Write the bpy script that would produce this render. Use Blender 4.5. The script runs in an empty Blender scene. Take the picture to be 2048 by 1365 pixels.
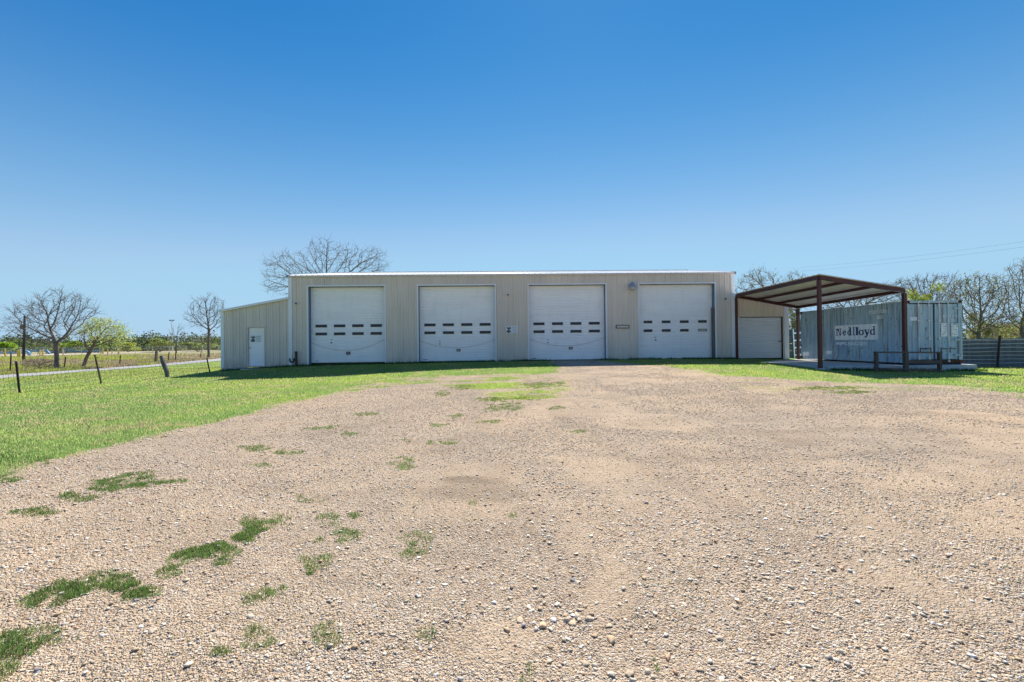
import bpy, bmesh, math, random
import numpy as np
from math import sin, cos, radians, atan, pi, sqrt
from mathutils import Vector, Matrix

# ------------------------------------------------------------------ camera
SC = bpy.context.scene
COL = SC.collection
FPX, YAW, PITCH, ROLL, CZ = 830.0, radians(1.4), radians(.345), radians(.65), 1.0
_F = np.array([sin(YAW)*cos(PITCH), cos(YAW)*cos(PITCH), sin(PITCH)])
_Rw = np.array([cos(YAW), -sin(YAW), 0.0]); _Uw = np.cross(_Rw, _F)
_R = cos(ROLL)*_Rw - sin(ROLL)*_Uw; _U = cos(ROLL)*_Uw + sin(ROLL)*_Rw
_C = np.array([0.0, 0.0, CZ])
cam = bpy.data.cameras.new("camera"); cam_o = bpy.data.objects.new("camera", cam); COL.objects.link(cam_o)
cam.sensor_fit = 'HORIZONTAL'; cam.sensor_width = 36.0; cam.lens = FPX/2048*36.0
cam.clip_start = .05; cam.clip_end = 5000
_m = Matrix.Identity(4)
for _i in range(3):
    _m[_i][0] = _R[_i]; _m[_i][1] = _U[_i]; _m[_i][2] = -_F[_i]; _m[_i][3] = _C[_i]
cam_o.matrix_world = _m
SC.camera = cam_o

# ------------------------------------------------------------------ sky and sun
SUN_EL, SUN_AZ = radians(49.5), radians(11.0)      # azimuth clockwise from +Y (behind the building)
W = bpy.data.worlds.new("World"); SC.world = W; W.use_nodes = True
nt = W.node_tree; nt.nodes.clear()
sky = nt.nodes.new('ShaderNodeTexSky'); sky.sky_type = 'NISHITA'; sky.sun_disc = False
sky.sun_elevation = SUN_EL; sky.sun_rotation = SUN_AZ
sky.altitude = 0; sky.air_density = 1.0; sky.dust_density = 0.03; sky.ozone_density = 1.0
# grade of the physical sky towards the deep, clear blue of the day
sepn = nt.nodes.new('ShaderNodeSeparateColor'); comb = nt.nodes.new('ShaderNodeCombineColor')
nt.links.new(sky.outputs[0], sepn.inputs[0])
SKY_STRENGTH = .1; EXPO = .65
for _k, (_g, _kk, _mx) in enumerate(((2.9, 19.0, .30), (1.24, 1.86, .66), (.70, 1.30, .95))):
    m1 = nt.nodes.new('ShaderNodeMath'); m1.operation = 'MULTIPLY'; m1.inputs[1].default_value = .0675
    m2 = nt.nodes.new('ShaderNodeMath'); m2.operation = 'POWER'; m2.inputs[1].default_value = _g
    m3 = nt.nodes.new('ShaderNodeMath'); m3.operation = 'MULTIPLY'; m3.inputs[1].default_value = _kk
    m4 = nt.nodes.new('ShaderNodeMath'); m4.operation = 'SMOOTH_MIN'; m4.inputs[1].default_value = _mx; m4.inputs[2].default_value = .15
    m5 = nt.nodes.new('ShaderNodeMath'); m5.operation = 'MULTIPLY'; m5.inputs[1].default_value = 1.04/SKY_STRENGTH/2**EXPO
    nt.links.new(sepn.outputs[_k], m1.inputs[0])
    for _a, _b in ((m1, m2), (m2, m3), (m3, m4), (m4, m5)): nt.links.new(_a.outputs[0], _b.inputs[0])
    nt.links.new(m5.outputs[0], comb.inputs[_k])
bg = nt.nodes.new('ShaderNodeBackground'); bg.inputs['Strength'].default_value = SKY_STRENGTH
wo = nt.nodes.new('ShaderNodeOutputWorld')
_tc = nt.nodes.new('ShaderNodeTexCoord'); _sx = nt.nodes.new('ShaderNodeSeparateXYZ'); nt.links.new(_tc.outputs['Generated'], _sx.inputs[0])
_mr = nt.nodes.new('ShaderNodeMapRange'); _mr.interpolation_type = 'LINEAR'; nt.links.new(_sx.outputs[2], _mr.inputs[0])
for _i, _v in ((1, 0.0), (2, .62), (3, 1.0), (4, 0.0)): _mr.inputs[_i].default_value = _v
_mx = nt.nodes.new('ShaderNodeMix'); _mx.data_type = 'RGBA'; _pw = nt.nodes.new('ShaderNodeMath'); _pw.operation = 'POWER'; _pw.inputs[1].default_value = 2.1; nt.links.new(_mr.outputs[0], _pw.inputs[0]); nt.links.new(_pw.outputs[0], _mx.inputs[0]); nt.links.new(comb.outputs[0], _mx.inputs[6])
_q = 1.0/SKY_STRENGTH/2**EXPO; _mx.inputs[7].default_value = (.44*_q, .645*_q, .87*_q, 1)
nt.links.new(_mx.outputs[2], bg.inputs[0]); nt.links.new(bg.outputs[0], wo.inputs[0])
sl = bpy.data.lights.new("sun", 'SUN'); sl.energy = 5.0; sl.angle = radians(.53); sl.color = (1, .955, .88)
so = bpy.data.objects.new("sun", sl); COL.objects.link(so)
_d = Vector((sin(SUN_AZ)*cos(SUN_EL), cos(SUN_AZ)*cos(SUN_EL), sin(SUN_EL)))
so.rotation_euler = (-_d).to_track_quat('-Z', 'Y').to_euler()
SC.view_settings.view_transform = 'Standard'; SC.view_settings.look = 'None'
SC.view_settings.exposure = EXPO; SC.view_settings.gamma = 1.0
SC.render.engine = 'CYCLES'

rng = np.random.default_rng(7); random.seed(7)

# ------------------------------------------------------------------ helpers: photo geometry -> world points
def at(px, py, Y):
    d = _F*FPX + _R*(px-1024) + _U*(682.5-py)
    return _C + d*(Y/d[1])
CTRL = np.array([  # terrain heights (x, y, z)
 (-16.5,23,-.34),(-14,23,-.27),(-11.5,23,-.08),(-8,23,-.03),(0,23,0),(6,23,.02),(12,23,.0),(13,21,-.07),(16.5,23,-.08),(19,23,-.1),
 (-15.3,30,-.4),(0,32,0),(13,32,0),(19,30,-.15),
 (-16.4,19.5,-.52),(-11.6,18.5,-.48),(-8,18.7,-.42),(-5,18.7,-.26),(-1,19,-.1),(4,19,-.06),(9,19,-.06),
 (-18,15,-.6),(-18.3,20,-.6),(-18.7,26,-.62),(-19,34,-.7),(-12,14,-.55),(-8,12,-.5),(-22,12,-.66),
 (13.2,16.8,-.2),(16,16,-.3),(19.4,16.7,-.32),(19.3,20,-.34),(22,18,-.38),(24,22,-.4),(30,19,-.45),(14,14,-.3),(20,13,-.38),
 (0,15,-.28),(6,15,-.22),(0,11,-.42),(0,7,-.5),(0,3,-.52),(0,0,-.52),(-6,3,-.53),(6,3,-.5),(-6,7,-.52),(8,7,-.46),(-15,7,-.58),(15,7,-.45),(0,-8,-.55),(-20,-8,-.6),(20,-8,-.5),
 (-30,20,-.95),(-30,35,-1.0),(-38,30,-1.2),(-41,45,-1.2),(-44,60,-1.2),(-42,33,-1.2),(-48,45,-1.28),(-52,60,-1.25),(-40,10,-1.15),(-50,25,-1.3),
 (-70,70,-1.05),(-90,95,-.8),(-60,95,-.85),(-110,110,-.75),(-130,80,-.9),(-70,140,-.4),(-150,140,-.35),(0,60,-.4),(0,140,-.3),(40,60,-.45),(60,30,-.5),(120,140,-.3),(100,30,-.5),(60,-40,-.6),(-60,-40,-1.0),(-130,30,-1.1)], float)
def _tps_fit(c, lam=.02):
    n = len(c); P = c[:, :2]/20.0
    r2 = ((P[:, None]-P[None])**2).sum(-1); K = .5*r2*np.log(r2+1e-12)
    A = np.zeros((n+3, n+3)); A[:n, :n] = K+lam*np.eye(n); A[:n, n] = 1; A[:n, n+1:] = P; A[n, :n] = 1; A[n+1:, :n] = P.T
    b = np.zeros(n+3); b[:n] = c[:, 2]
    return P, np.linalg.solve(A, b)
_TP, _TW = _tps_fit(CTRL)
def gz(X, Y):
    X = np.atleast_1d(np.asarray(X, float)); Y = np.atleast_1d(np.asarray(Y, float))
    Xc = np.clip(X, -150, 120); Yc = np.clip(Y, -38, 140)
    out = np.empty(X.shape); n = len(_TP)
    flatX, flatY, o = Xc.ravel(), Yc.ravel(), out.ravel()
    for s in range(0, flatX.size, 20000):
        q = np.stack([flatX[s:s+20000], flatY[s:s+20000]], 1)/20.0
        r2 = ((q[:, None]-_TP[None])**2).sum(-1)
        o[s:s+20000] = (.5*r2*np.log(r2+1e-12))@_TW[:n] + _TW[n] + q@_TW[n+1:]
    return o.reshape(X.shape)
def g1(x, y): return float(gz([x], [y])[0])
def gnd(px, py):
    """world ground point seen at a photo pixel"""
    d = _F*FPX + _R*(px-1024) + _U*(682.5-py); d = d/d[1]
    lo = 1.0
    Ys = np.exp(np.linspace(math.log(1.0), math.log(300), 500))
    P = _C[None]+d[None]*Ys[:, None]; f = P[:, 2]-gz(P[:, 0], P[:, 1])
    k = np.argmax(f < 0)
    if f[k] >= 0: k = len(Ys)-1
    a, b = Ys[max(k-1, 0)], Ys[k]
    for _ in range(20):
        m = .5*(a+b); p = _C+d*m
        if p[2]-g1(p[0], p[1]) < 0: b = m
        else: a = m
    return _C+d*b
def _hash(i, j, s):
    h = (i*374761393 + j*668265263 + s*974711) & 0x7fffffff
    h = ((h ^ (h >> 13))*1274126177) & 0x7fffffff
    return ((h ^ (h >> 16)) & 0xffff)/65535.0
def vnoise(X, Y, scale, seed=0, octv=3):
    X = np.asarray(X, float)*scale; Y = np.asarray(Y, float)*scale; r = 0; a = 1; t = 0
    for k in range(octv):
        i = np.floor(X).astype(np.int64); j = np.floor(Y).astype(np.int64); u = X-i; v = Y-j
        u = u*u*(3-2*u); v = v*v*(3-2*v); s = seed+k*17
        n = (_hash(i, j, s)*(1-u)+_hash(i+1, j, s)*u)*(1-v)+(_hash(i, j+1, s)*(1-u)+_hash(i+1, j+1, s)*u)*v
        r = r+a*n; t += a; a *= .5; X = X*2.03; Y = Y*2.03
    return r/t
def pip(X, Y, poly):
    X = np.asarray(X); Y = np.asarray(Y); c = np.zeros(X.shape, bool); n = len(poly); j = n-1
    for i in range(n):
        xi, yi = poly[i]; xj, yj = poly[j]
        c ^= ((yi > Y) != (yj > Y)) & (X < (xj-xi)*(Y-yi)/((yj-yi) or 1e-9)+xi); j = i
    return c
def dpoly(X, Y, poly):
    """distance to the outline"""
    d = np.full(np.shape(X), 1e9); n = len(poly)
    for i in range(n):
        a = np.array(poly[i]); b = np.array(poly[(i+1) % n]); ab = b-a
        t = np.clip(((X-a[0])*ab[0]+(Y-a[1])*ab[1])/(ab@ab+1e-12), 0, 1)
        d = np.minimum(d, np.hypot(X-a[0]-t*ab[0], Y-a[1]-t*ab[1]))
    return d
def sst(a, b, x): t = np.clip((x-a)/(b-a), 0, 1); return t*t*(3-2*t)

# ------------------------------------------------------------------ helpers: objects
def tag(o, label=None, cat=None, group=None, kind=None):
    if label: o['label'] = label
    if cat: o['category'] = cat
    if group: o['group'] = group
    if kind: o['kind'] = kind
    return o
def empty(name, loc=(0, 0, 0), rz=0.0, **k):
    o = bpy.data.objects.new(name, None); COL.objects.link(o); o.location = loc; o.rotation_euler = (0, 0, rz)
    o.empty_display_size = .2
    return tag(o, **k)
def link_mesh(name, me, parent=None, world=True):
    o = bpy.data.objects.new(name, me); COL.objects.link(o)
    if parent is not None:
        o.parent = parent
    return o
def children(o): return [c for c in bpy.data.objects if c.parent == o]
def copy_tree(o, parent=None):
    c = o.copy(); COL.objects.link(c); c.parent = parent
    for ch in children(o): copy_tree(ch, c)
    return c
class MB:
    """collects shapes; every shape keeps a material slot"""
    def __init__(s): s.v = []; s.f = []; s.mi = []; s.m = 0
    def add(s, vs, fs):
        b = len(s.v); s.v += [tuple(map(float, v)) for v in vs]
        for f in fs: s.f.append(tuple(b+i for i in f)); s.mi.append(s.m)
        return s
    def box(s, x0, x1, y0, y1, z0, z1, M=None):
        vs = [(x, y, z) for z in (z0, z1) for y in (y0, y1) for x in (x0, x1)]
        if M is not None: vs = [M@Vector(v) for v in vs]
        return s.add(vs, [(0, 2, 3, 1), (4, 5, 7, 6), (0, 1, 5, 4), (2, 6, 7, 3), (0, 4, 6, 2), (1, 3, 7, 5)])
    def bar(s, a, b, w, h=None, up=(0, 0, 1)):
        """rectangular bar from a to b, w wide, h high"""
        h = h or w; a = Vector(a); b = Vector(b); d = (b-a).normalized(); u = Vector(up)
        if abs(d.dot(u)) > .98: u = Vector((0, 1, 0))
        sx = d.cross(u).normalized(); u = sx.cross(d)
        vs = [p+sx*(w/2*i)+u*(h/2*j) for p in (a, b) for i, j in ((-1, -1), (1, -1), (1, 1), (-1, 1))]
        return s.add(vs, [(0, 1, 2, 3), (7, 6, 5, 4), (0, 4, 5, 1), (1, 5, 6, 2), (2, 6, 7, 3), (3, 7, 4, 0)])
    def tube(s, pts, r, n=8, cap=True):
        pts = [Vector(p) for p in pts]; rs = r if isinstance(r, (list, tuple)) else [r]*len(pts)
        vs = []; fs = []; u = None
        for k, p in enumerate(pts):
            d = (pts[min(k+1, len(pts)-1)]-pts[max(k-1, 0)]).normalized()
            if u is None: u = d.orthogonal().normalized()
            u = (u-d*u.dot(d)).normalized(); w = d.cross(u)
            for i in range(n):
                a = 2*pi*i/n; vs.append(p+(u*cos(a)+w*sin(a))*rs[k])
        for k in range(len(pts)-1):
            for i in range(n):
                j = (i+1) % n; fs.append((k*n+i, k*n+j, (k+1)*n+j, (k+1)*n+i))
        if cap: fs.append(tuple(reversed(range(n)))); fs.append(tuple((len(pts)-1)*n+i for i in range(n)))
        return s.add(vs, fs)
    def lathe(s, c, prof, n=16, axis='z', M=None):
        vs = []; fs = []
        for r, z in prof:
            for i in range(n):
                a = 2*pi*i/n; v = Vector((r*cos(a), r*sin(a), z))
                if axis == 'y': v = Vector((r*cos(a), z, r*sin(a)))
                if M is not None: v = M@v
                vs.append(v+Vector(c))
        for k in range(len(prof)-1):
            for i in range(n):
                j = (i+1) % n; fs.append((k*n+i, k*n+j, (k+1)*n+j, (k+1)*n+i))
        fs.append(tuple(reversed(range(n)))); fs.append(tuple((len(prof)-1)*n+i for i in range(n)))
        return s.add(vs, fs)
    def build(s, name, mats, parent=None, bevel=0, smooth=False, inv=None):
        me = bpy.data.meshes.new(name); me.from_pydata(s.v, [], s.f)
        for m in (mats if isinstance(mats, (list, tuple)) else [mats]): me.materials.append(m)
        me.polygons.foreach_set('material_index', s.mi)
        if smooth: me.polygons.foreach_set('use_smooth', [True]*len(s.f))
        me.update()
        o = link_mesh(name, me, parent)
        if parent is not None:      # shapes are given in world space
            w = Matrix.Identity(4); p = parent; chain = []
            while p is not None: chain.append(p.matrix_basis if p.type != 'EMPTY' else Matrix.LocRotScale(p.location, p.rotation_euler, None)); p = p.parent
            for m_ in reversed(chain): w = w@m_
            me.transform(w.inverted())
        if bevel:
            b = o.modifiers.new("bevel", 'BEVEL'); b.width = bevel; b.segments = 2; b.limit_method = 'ANGLE'
        return o
def np_mesh(name, V, Fc, mats, cols=None, smooth=False, kind=None):
    """fast mesh from numpy: V (n,3), Fc (m,k)"""
    me = bpy.data.meshes.new(name); k = Fc.shape[1]
    me.vertices.add(len(V)); me.vertices.foreach_set('co', np.ascontiguousarray(V, np.float32).ravel())
    me.loops.add(Fc.size); me.loops.foreach_set('vertex_index', np.ascontiguousarray(Fc, np.int32).ravel())
    me.polygons.add(len(Fc)); me.polygons.foreach_set('loop_start', np.arange(len(Fc), dtype=np.int32)*k)
    if smooth: me.polygons.foreach_set('use_smooth', np.ones(len(Fc), bool))
    me.update(calc_edges=True)
    if cols is not None:
        a = me.color_attributes.new('tint', 'FLOAT_COLOR', 'POINT')
        c = np.ones((len(V), 4), np.float32); c[:, :3] = cols; a.data.foreach_set('color', c.ravel())
    for m in (mats if isinstance(mats, (list, tuple)) else [mats]): me.materials.append(m)
    return me

# ------------------------------------------------------------------ materials
class NB:
    def __init__(s, name):
        s.m = bpy.data.materials.new(name); s.m.use_nodes = True; s.t = s.m.node_tree; s.t.nodes.clear()
        s.out = s.n('ShaderNodeOutputMaterial'); s.b = s.n('ShaderNodeBsdfPrincipled'); s.l(s.b.outputs[0], s.out.inputs[0])
        s._tc = None
    def n(s, typ, **k):
        o = s.t.nodes.new(typ)
        for a, v in k.items(): setattr(o, a, v)
        return o
    def l(s, a, b): s.t.links.new(a, b)
    def co(s, scale=(1, 1, 1)):
        if s._tc is None: s._tc = s.n('ShaderNodeTexCoord')
        mp = s.n('ShaderNodeMapping'); mp.inputs['Scale'].default_value = scale; s.l(s._tc.outputs['Object'], mp.inputs[0]); return mp.outputs[0]
    def noise(s, scale, detail=4, stretch=(1, 1, 1), rough=.55):
        o = s.n('ShaderNodeTexNoise'); o.inputs['Scale'].default_value = scale; o.inputs['Detail'].default_value = detail; o.inputs['Roughness'].default_value = rough
        s.l(s.co(stretch), o.inputs['Vector']); return o.outputs[0]
    def ramp(s, fac, stops):
        o = s.n('ShaderNodeValToRGB'); e = o.color_ramp.elements
        while len(e) < len(stops): e.new(.5)
        for el, (p, c) in zip(e, stops): el.position = p; el.color = (*c, 1) if len(c) == 3 else c
        s.l(fac, o.inputs[0]); return o.outputs[0]
    def mix(s, fac, a, b, mode='MIX'):
        o = s.n('ShaderNodeMix', data_type='RGBA', blend_type=mode)
        for sock, v in ((o.inputs[0], fac), (o.inputs[6], a), (o.inputs[7], b)):
            if isinstance(v, (int, float)): sock.default_value = v
            elif isinstance(v, tuple): sock.default_value = (*v, 1)
            else: s.l(v, sock)
        return o.outputs[2]
    def math(s, op, a, b=0.0, clamp=False):
        o = s.n('ShaderNodeMath', operation=op); o.use_clamp = clamp
        for sock, v in ((o.inputs[0], a), (o.inputs[1], b)):
            if isinstance(v, (int, float)): sock.default_value = v
            else: s.l(v, sock)
        return o.outputs[0]
    def attr(s, name, out='Fac'):
        o = s.n('ShaderNodeAttribute'); o.attribute_name = name; return o.outputs[out]
    def bump(s, h, strength=.3, dist=.02):
        o = s.n('ShaderNodeBump'); o.inputs['Strength'].default_value = strength; o.inputs['Distance'].default_value = dist
        s.l(h, o.inputs['Height']); s.l(o.outputs[0], s.b.inputs['Normal']); return o
    def set(s, **k):
        for a, v in k.items():
            sock = s.b.inputs[a.replace('_', ' ')]
            if isinstance(v, (int, float)): sock.default_value = v
            elif isinstance(v, tuple): sock.default_value = (*v, 1)
            else: s.l(v, sock)
        return s
def paint(name, col, rough=.45, var=.12, metal=0.0, scale=2.0, streak=(1, 1, .25), spec=.5, bumpy=0.0, dirt=None, dirt_amt=.5):
    b = NB(name); d = tuple(c*(1-var) for c in col); l = tuple(min(1, c*(1+var*.6)) for c in col)
    c = b.ramp(b.noise(scale, 6, streak), [(.3, d), (.7, l)])
    if dirt: c = b.mix(b.math('MULTIPLY', b.ramp(b.noise(scale*2.7, 8, (1, 1, .3)), [(.5, (0, 0, 0)), (.72, (1, 1, 1))]), dirt_amt), c, dirt)
    b.set(Base_Color=c, Roughness=rough, Metallic=metal); b.b.inputs['Specular IOR Level'].default_value = spec
    if bumpy: b.bump(b.noise(scale*12, 4), bumpy, .01)
    return b.m
M = {}
M['wall'] = paint('wall_paint', (.69, .60, .53), .5, .07, dirt=(.50, .43, .37), dirt_amt=.3)
M['wall_tan'] = paint('tan_wall_paint', (.78, .69, .54), .5, .06)
M['trim'] = paint('white_trim', (.82, .83, .83), .4, .05)
M['jamb'] = paint('blue_grey_jamb', (.12, .20, .29), .5, .15)
M['door'] = paint('white_door_paint', (.95, .93, .91), .38, .05, scale=1.2, streak=(.5, 1, 2), dirt=(.74, .72, .67), dirt_amt=.3)
M['roof'] = paint('white_roof_metal', (.82, .82, .80), .35, .05, metal=0.0)
M['dark'] = paint('dark_gap', (.015, .017, .02), .8, .1)
M['black'] = paint('black_plastic', (.02, .02, .022), .4, .1)
M['conc'] = paint('concrete', (.60, .58, .54), .85, .12, scale=3, streak=(1, 1, 1), bumpy=.25, dirt=(.36, .33, .28), dirt_amt=.4)
M['maroon'] = paint('maroon_steel', (.075, .014, .012), .45, .3, dirt=(.13, .035, .02), dirt_amt=.5)
M['deck'] = paint('galvanised_deck', (.88, .82, .80), .4, .06)
M['bark'] = paint('bark', (.17, .14, .12), .9, .35, scale=6, bumpy=.4)
M['bark_dark'] = paint('dark_bark', (.05, .04, .035), .9, .4, scale=6, bumpy=.4)
M['twig'] = paint('twig', (.16, .135, .115), .9, .3, scale=4)
M['twig_pale'] = paint('pale_twig', (.21, .175, .135), .9, .3, scale=4)
M['wood'] = paint('weathered_wood', (.17, .145, .125), .85, .4, scale=9, streak=(1, 1, .1), bumpy=.5)
M['board'] = paint('grey_board', (.16, .165, .185), .9, .35, scale=7, streak=(1, 1, .1), bumpy=.5)
M['rail'] = paint('brown_rail_paint', (.085, .06, .05), .6, .3, dirt=(.2, .17, .14), dirt_amt=.4)
M['post'] = paint('rusty_post', (.055, .032, .026), .8, .3)
M['galv'] = paint('galvanised_steel', (.62, .63, .64), .4, .1, metal=.4)
M['wire'] = paint('fence_wire', (.20, .19, .17), .6, .1)
M['cable'] = paint('dark_cable', (.05, .055, .06), .7, .1)
M['yellow'] = paint('yellow_paint', (.72, .50, .07), .5, .12)
M['pipe_blue'] = paint('blue_pipe_paint', (.13, .34, .52), .4, .15)
M['pipe_dark'] = paint('grey_blue_pipe_paint', (.07, .16, .24), .5, .15)
M['crate'] = paint('blue_crate', (.012, .07, .14), .5, .15)
M['white'] = paint('white_plastic', (.78, .79, .8), .45, .04)
M['lamp'] = paint('lamp_metal', (.36, .40, .42), .4, .1, metal=.3)
M['red'] = paint('red_grey_sticker', (.45, .25, .24), .5, .1)
M['rope'] = paint('rope', (.36, .34, .24), .8, .1)
M['ink'] = paint('sign_ink', (.03, .05, .07), .6, .05)
M['rust'] = paint('rust', (.12, .045, .02), .9, .35, scale=12)
M['letter_blue'] = paint('faded_blue_lettering', (.015, .06, .20), .6, .2, scale=9, dirt=(.3, .33, .42), dirt_amt=.15)
M['letter_white'] = paint('faded_white_lettering', (.90, .92, .94), .6, .08, scale=9, dirt=(.4, .5, .58), dirt_amt=.35)
b = NB('window_glass'); b.set(Base_Color=(.018, .024, .034), Roughness=.12); b.b.inputs['Specular IOR Level'].default_value = .35; M['glass'] = b.m
M['pale_glass'] = paint('pale_window_panel', (.50, .48, .44), .5, .05)

def corten():
    b = NB('container_paint')
    base = b.ramp(b.noise(.9, 5, (1, 1, .5)), [(.25, (.34, .49, .60)), (.5, (.44, .60, .68)), (.75, (.54, .66, .69))])
    pale = b.ramp(b.noise(3.0, 8, (4, 4, .35)), [(.45, (0, 0, 0)), (.75, (1, 1, 1))])
    c = b.mix(b.math('MULTIPLY', pale, .5), base, (.62, .64, .60))
    blue = b.ramp(b.noise(.8, 3, (1, 1, .6)), [(.55, (0, 0, 0)), (.68, (1, 1, 1))])
    c = b.mix(b.math('MULTIPLY', blue, .5), c, (.12, .30, .50))
    st = b.ramp(b.noise(5.5, 6, (2.2, 2.2, .13)), [(.52, (0, 0, 0)), (.66, (1, 1, 1))])
    sp = b.ramp(b.noise(9, 8, (1, 1, .7)), [(.63, (0, 0, 0)), (.68, (1, 1, 1))])
    c = b.mix(b.math('MULTIPLY', st, .65), c, (.17, .085, .045))
    c = b.mix(b.math('MULTIPLY', sp, .85), c, (.085, .04, .025))
    b.set(Base_Color=c, Roughness=.6); b.bump(b.noise(6, 5), .15, .01); return b.m
M['container'] = corten()
def sign_white():
    b = NB('faded_white_panel')
    st = b.ramp(b.noise(6, 6, (3, 3, .15)), [(.5, (0, 0, 0)), (.75, (1, 1, 1))])
    c = b.mix(b.math('MULTIPLY', st, .1), (.98, .98, .98), (.62, .52, .47)); b.set(Base_Color=c, Roughness=.6); return b.m
M['panel'] = sign_white()

# foliage: translucent blades and leaves tinted by a per-point colour
def leafmat(name, trans=.45, rough=.6, dif=1.0):
    b = NB(name); t = b.attr('tint', 'Color'); b.set(Base_Color=b.mix(1.0, t, (dif, dif, dif), 'MULTIPLY'), Roughness=rough); b.b.inputs['Specular IOR Level'].default_value = .25
    tr = b.n('ShaderNodeBsdfTranslucent'); b.l(b.mix(1.0, t, (1.0, 1.0, .72), 'MULTIPLY'), tr.inputs[0])
    ms = b.n('ShaderNodeMixShader'); ms.inputs[0].default_value = trans
    b.l(b.b.outputs[0], ms.inputs[1]); b.l(tr.outputs[0], ms.inputs[2]); b.l(ms.outputs[0], b.out.inputs[0]); return b.m
M['blade'] = leafmat('grass_blade', .62, .6, .55); M['leaf'] = leafmat('leaf', .4); M['dryblade'] = leafmat('dry_stalk', .35, .8)
def stonemat():
    b = NB('stone'); t = b.attr('tint', 'Color'); n = b.ramp(b.noise(60, 5), [(.3, (.78, .78, .78)), (.7, (1.1, 1.1, 1.1))])
    b.set(Base_Color=b.mix(1.0, t, n, 'MULTIPLY'), Roughness=.85); b.bump(b.noise(90, 4), .4, .004); return b.m
M['stone'] = stonemat()

def groundmat():
    b = NB('ground_surface')
    def vor(scale, feat='F1', out='Color', rnd=1.0):
        o = b.n('ShaderNodeTexVoronoi', feature=feat); o.inputs['Scale'].default_value = scale; o.inputs['Randomness'].default_value = rnd
        b.l(b.co(), o.inputs['Vector']); return o
    dirt = b.attr('dirt'); lawn = b.attr('lawn'); dry = b.attr('dry'); stain = b.attr('stain')
    v1 = vor(68); v2 = vor(140)
    def sep(c): o = b.n('ShaderNodeSeparateColor'); b.l(c, o.inputs[0]); return o.outputs
    stone_cols = [(0, (.25, .175, .115)), (.15, (.47, .335, .215)), (.4, (.70, .54, .38)), (.62, (.61, .43, .27)), (.82, (.82, .69, .54)), (1, (.44, .37, .31))]
    c1 = b.ramp(sep(v1.outputs['Color'])[0], stone_cols); c2 = b.ramp(sep(v2.outputs['Color'])[1], stone_cols)
    gravel = b.mix(b.ramp(sep(v1.outputs['Color'])[2], [(.45, (0, 0, 0)), (.55, (1, 1, 1))]), c2, c1)
    sand = b.ramp(b.noise(2.2, 8), [(.3, (.46, .345, .235)), (.7, (.58, .45, .315))])
    fine = b.ramp(b.noise(75, 4, rough=.7), [(.3, (.72, .70, .68)), (.6, (1.08, 1.08, 1.08))])
    sand = b.mix(1.0, sand, fine, 'MULTIPLY')
    specks = b.ramp(b.noise(26, 3), [(.60, (0, 0, 0)), (.64, (1, 1, 1))])
    sand = b.mix(b.math('MULTIPLY', specks, .6), sand, (.22, .17, .12))
    big = b.ramp(b.noise(.22, 6), [(.3, (.86, .875, .90)), (.7, (1.10, 1.05, .98))])
    base = b.mix(b.math('MULTIPLY', dirt, .75), gravel, sand)
    base = b.mix(1.0, base, big, 'MULTIPLY')
    mid = b.ramp(b.noise(.9, 8, (1, 1.9, 1), .7), [(.35, (.80, .78, .77)), (.5, (.98, .98, .98)), (.68, (1.10, 1.08, 1.05))])
    base = b.mix(.8, base, mid, 'MULTIPLY')
    rut = b.attr('rut'); base = b.mix(b.math('MULTIPLY', rut, .38), base, (.33, .245, .17))
    base = b.mix(b.math('MULTIPLY', stain, .8), base, (.24, .18, .12))
    # green and dry covers, edge broken up by noise
    brk = b.math('ADD', b.math('MULTIPLY', b.math('SUBTRACT', b.noise(6, 6, rough=.7), .5), 1.5), lawn)
    lm = b.ramp(brk, [(.42, (0, 0, 0)), (.62, (1, 1, 1))])
    gcol = b.ramp(b.noise(1.1, 7, rough=.65), [(.25, (.14, .24, .055)), (.5, (.20, .32, .065)), (.75, (.29, .35, .12))])
    gcol = b.mix(b.math('MULTIPLY', b.ramp(b.noise(1.9, 8, rough=.7), [(.53, (0, 0, 0)), (.68, (1, 1, 1))]), .75), gcol, (.33, .27, .18))
    gcol = b.mix(1.0, gcol, b.ramp(b.noise(60, 3, rough=.8), [(.25, (.55, .6, .5)), (.7, (1.25, 1.25, 1.2))]), 'MULTIPLY')
    base = b.mix(lm, base, gcol)
    dcol = b.ramp(b.noise(.35, 7, rough=.7), [(.3, (.26, .29, .09)), (.45, (.36, .34, .15)), (.6, (.38, .30, .22)), (.75, (.30, .22, .17))])
    base = b.mix(dry, base, dcol)
    h = b.math('ADD', b.math('MULTIPLY', v1.outputs['Distance'], -1.0), b.math('MULTIPLY', v2.outputs['Distance'], -.6))
    h = b.math('ADD', b.math('MULTIPLY', h, b.math('SUBTRACT', 1.0, b.math('MULTIPLY', dirt, .6))), b.math('MULTIPLY', b.noise(30, 5, rough=.7), .5))
    b.bump(h, .75, .04)
    b.set(Base_Color=base, Roughness=.95); b.b.inputs['Specular IOR Level'].default_value = .15
    return b.m
M['ground'] = groundmat()
def roadmat():
    b = NB('road_surface'); c = b.ramp(b.noise(.8, 8), [(.3, (.27, .255, .245)), (.7, (.36, .345, .335))]); b.set(Base_Color=c, Roughness=.9); b.bump(b.noise(60, 3), .3, .01); return b.m
M['road'] = roadmat()
M['yard'] = paint('pale_yard_gravel', (.62, .50, .40), .95, .12, scale=.7, streak=(1, 1, 1))

# ------------------------------------------------------------------ ground sheet
def W2(l): return [tuple(gnd(x, y)[:2]) for x, y in l]
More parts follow.
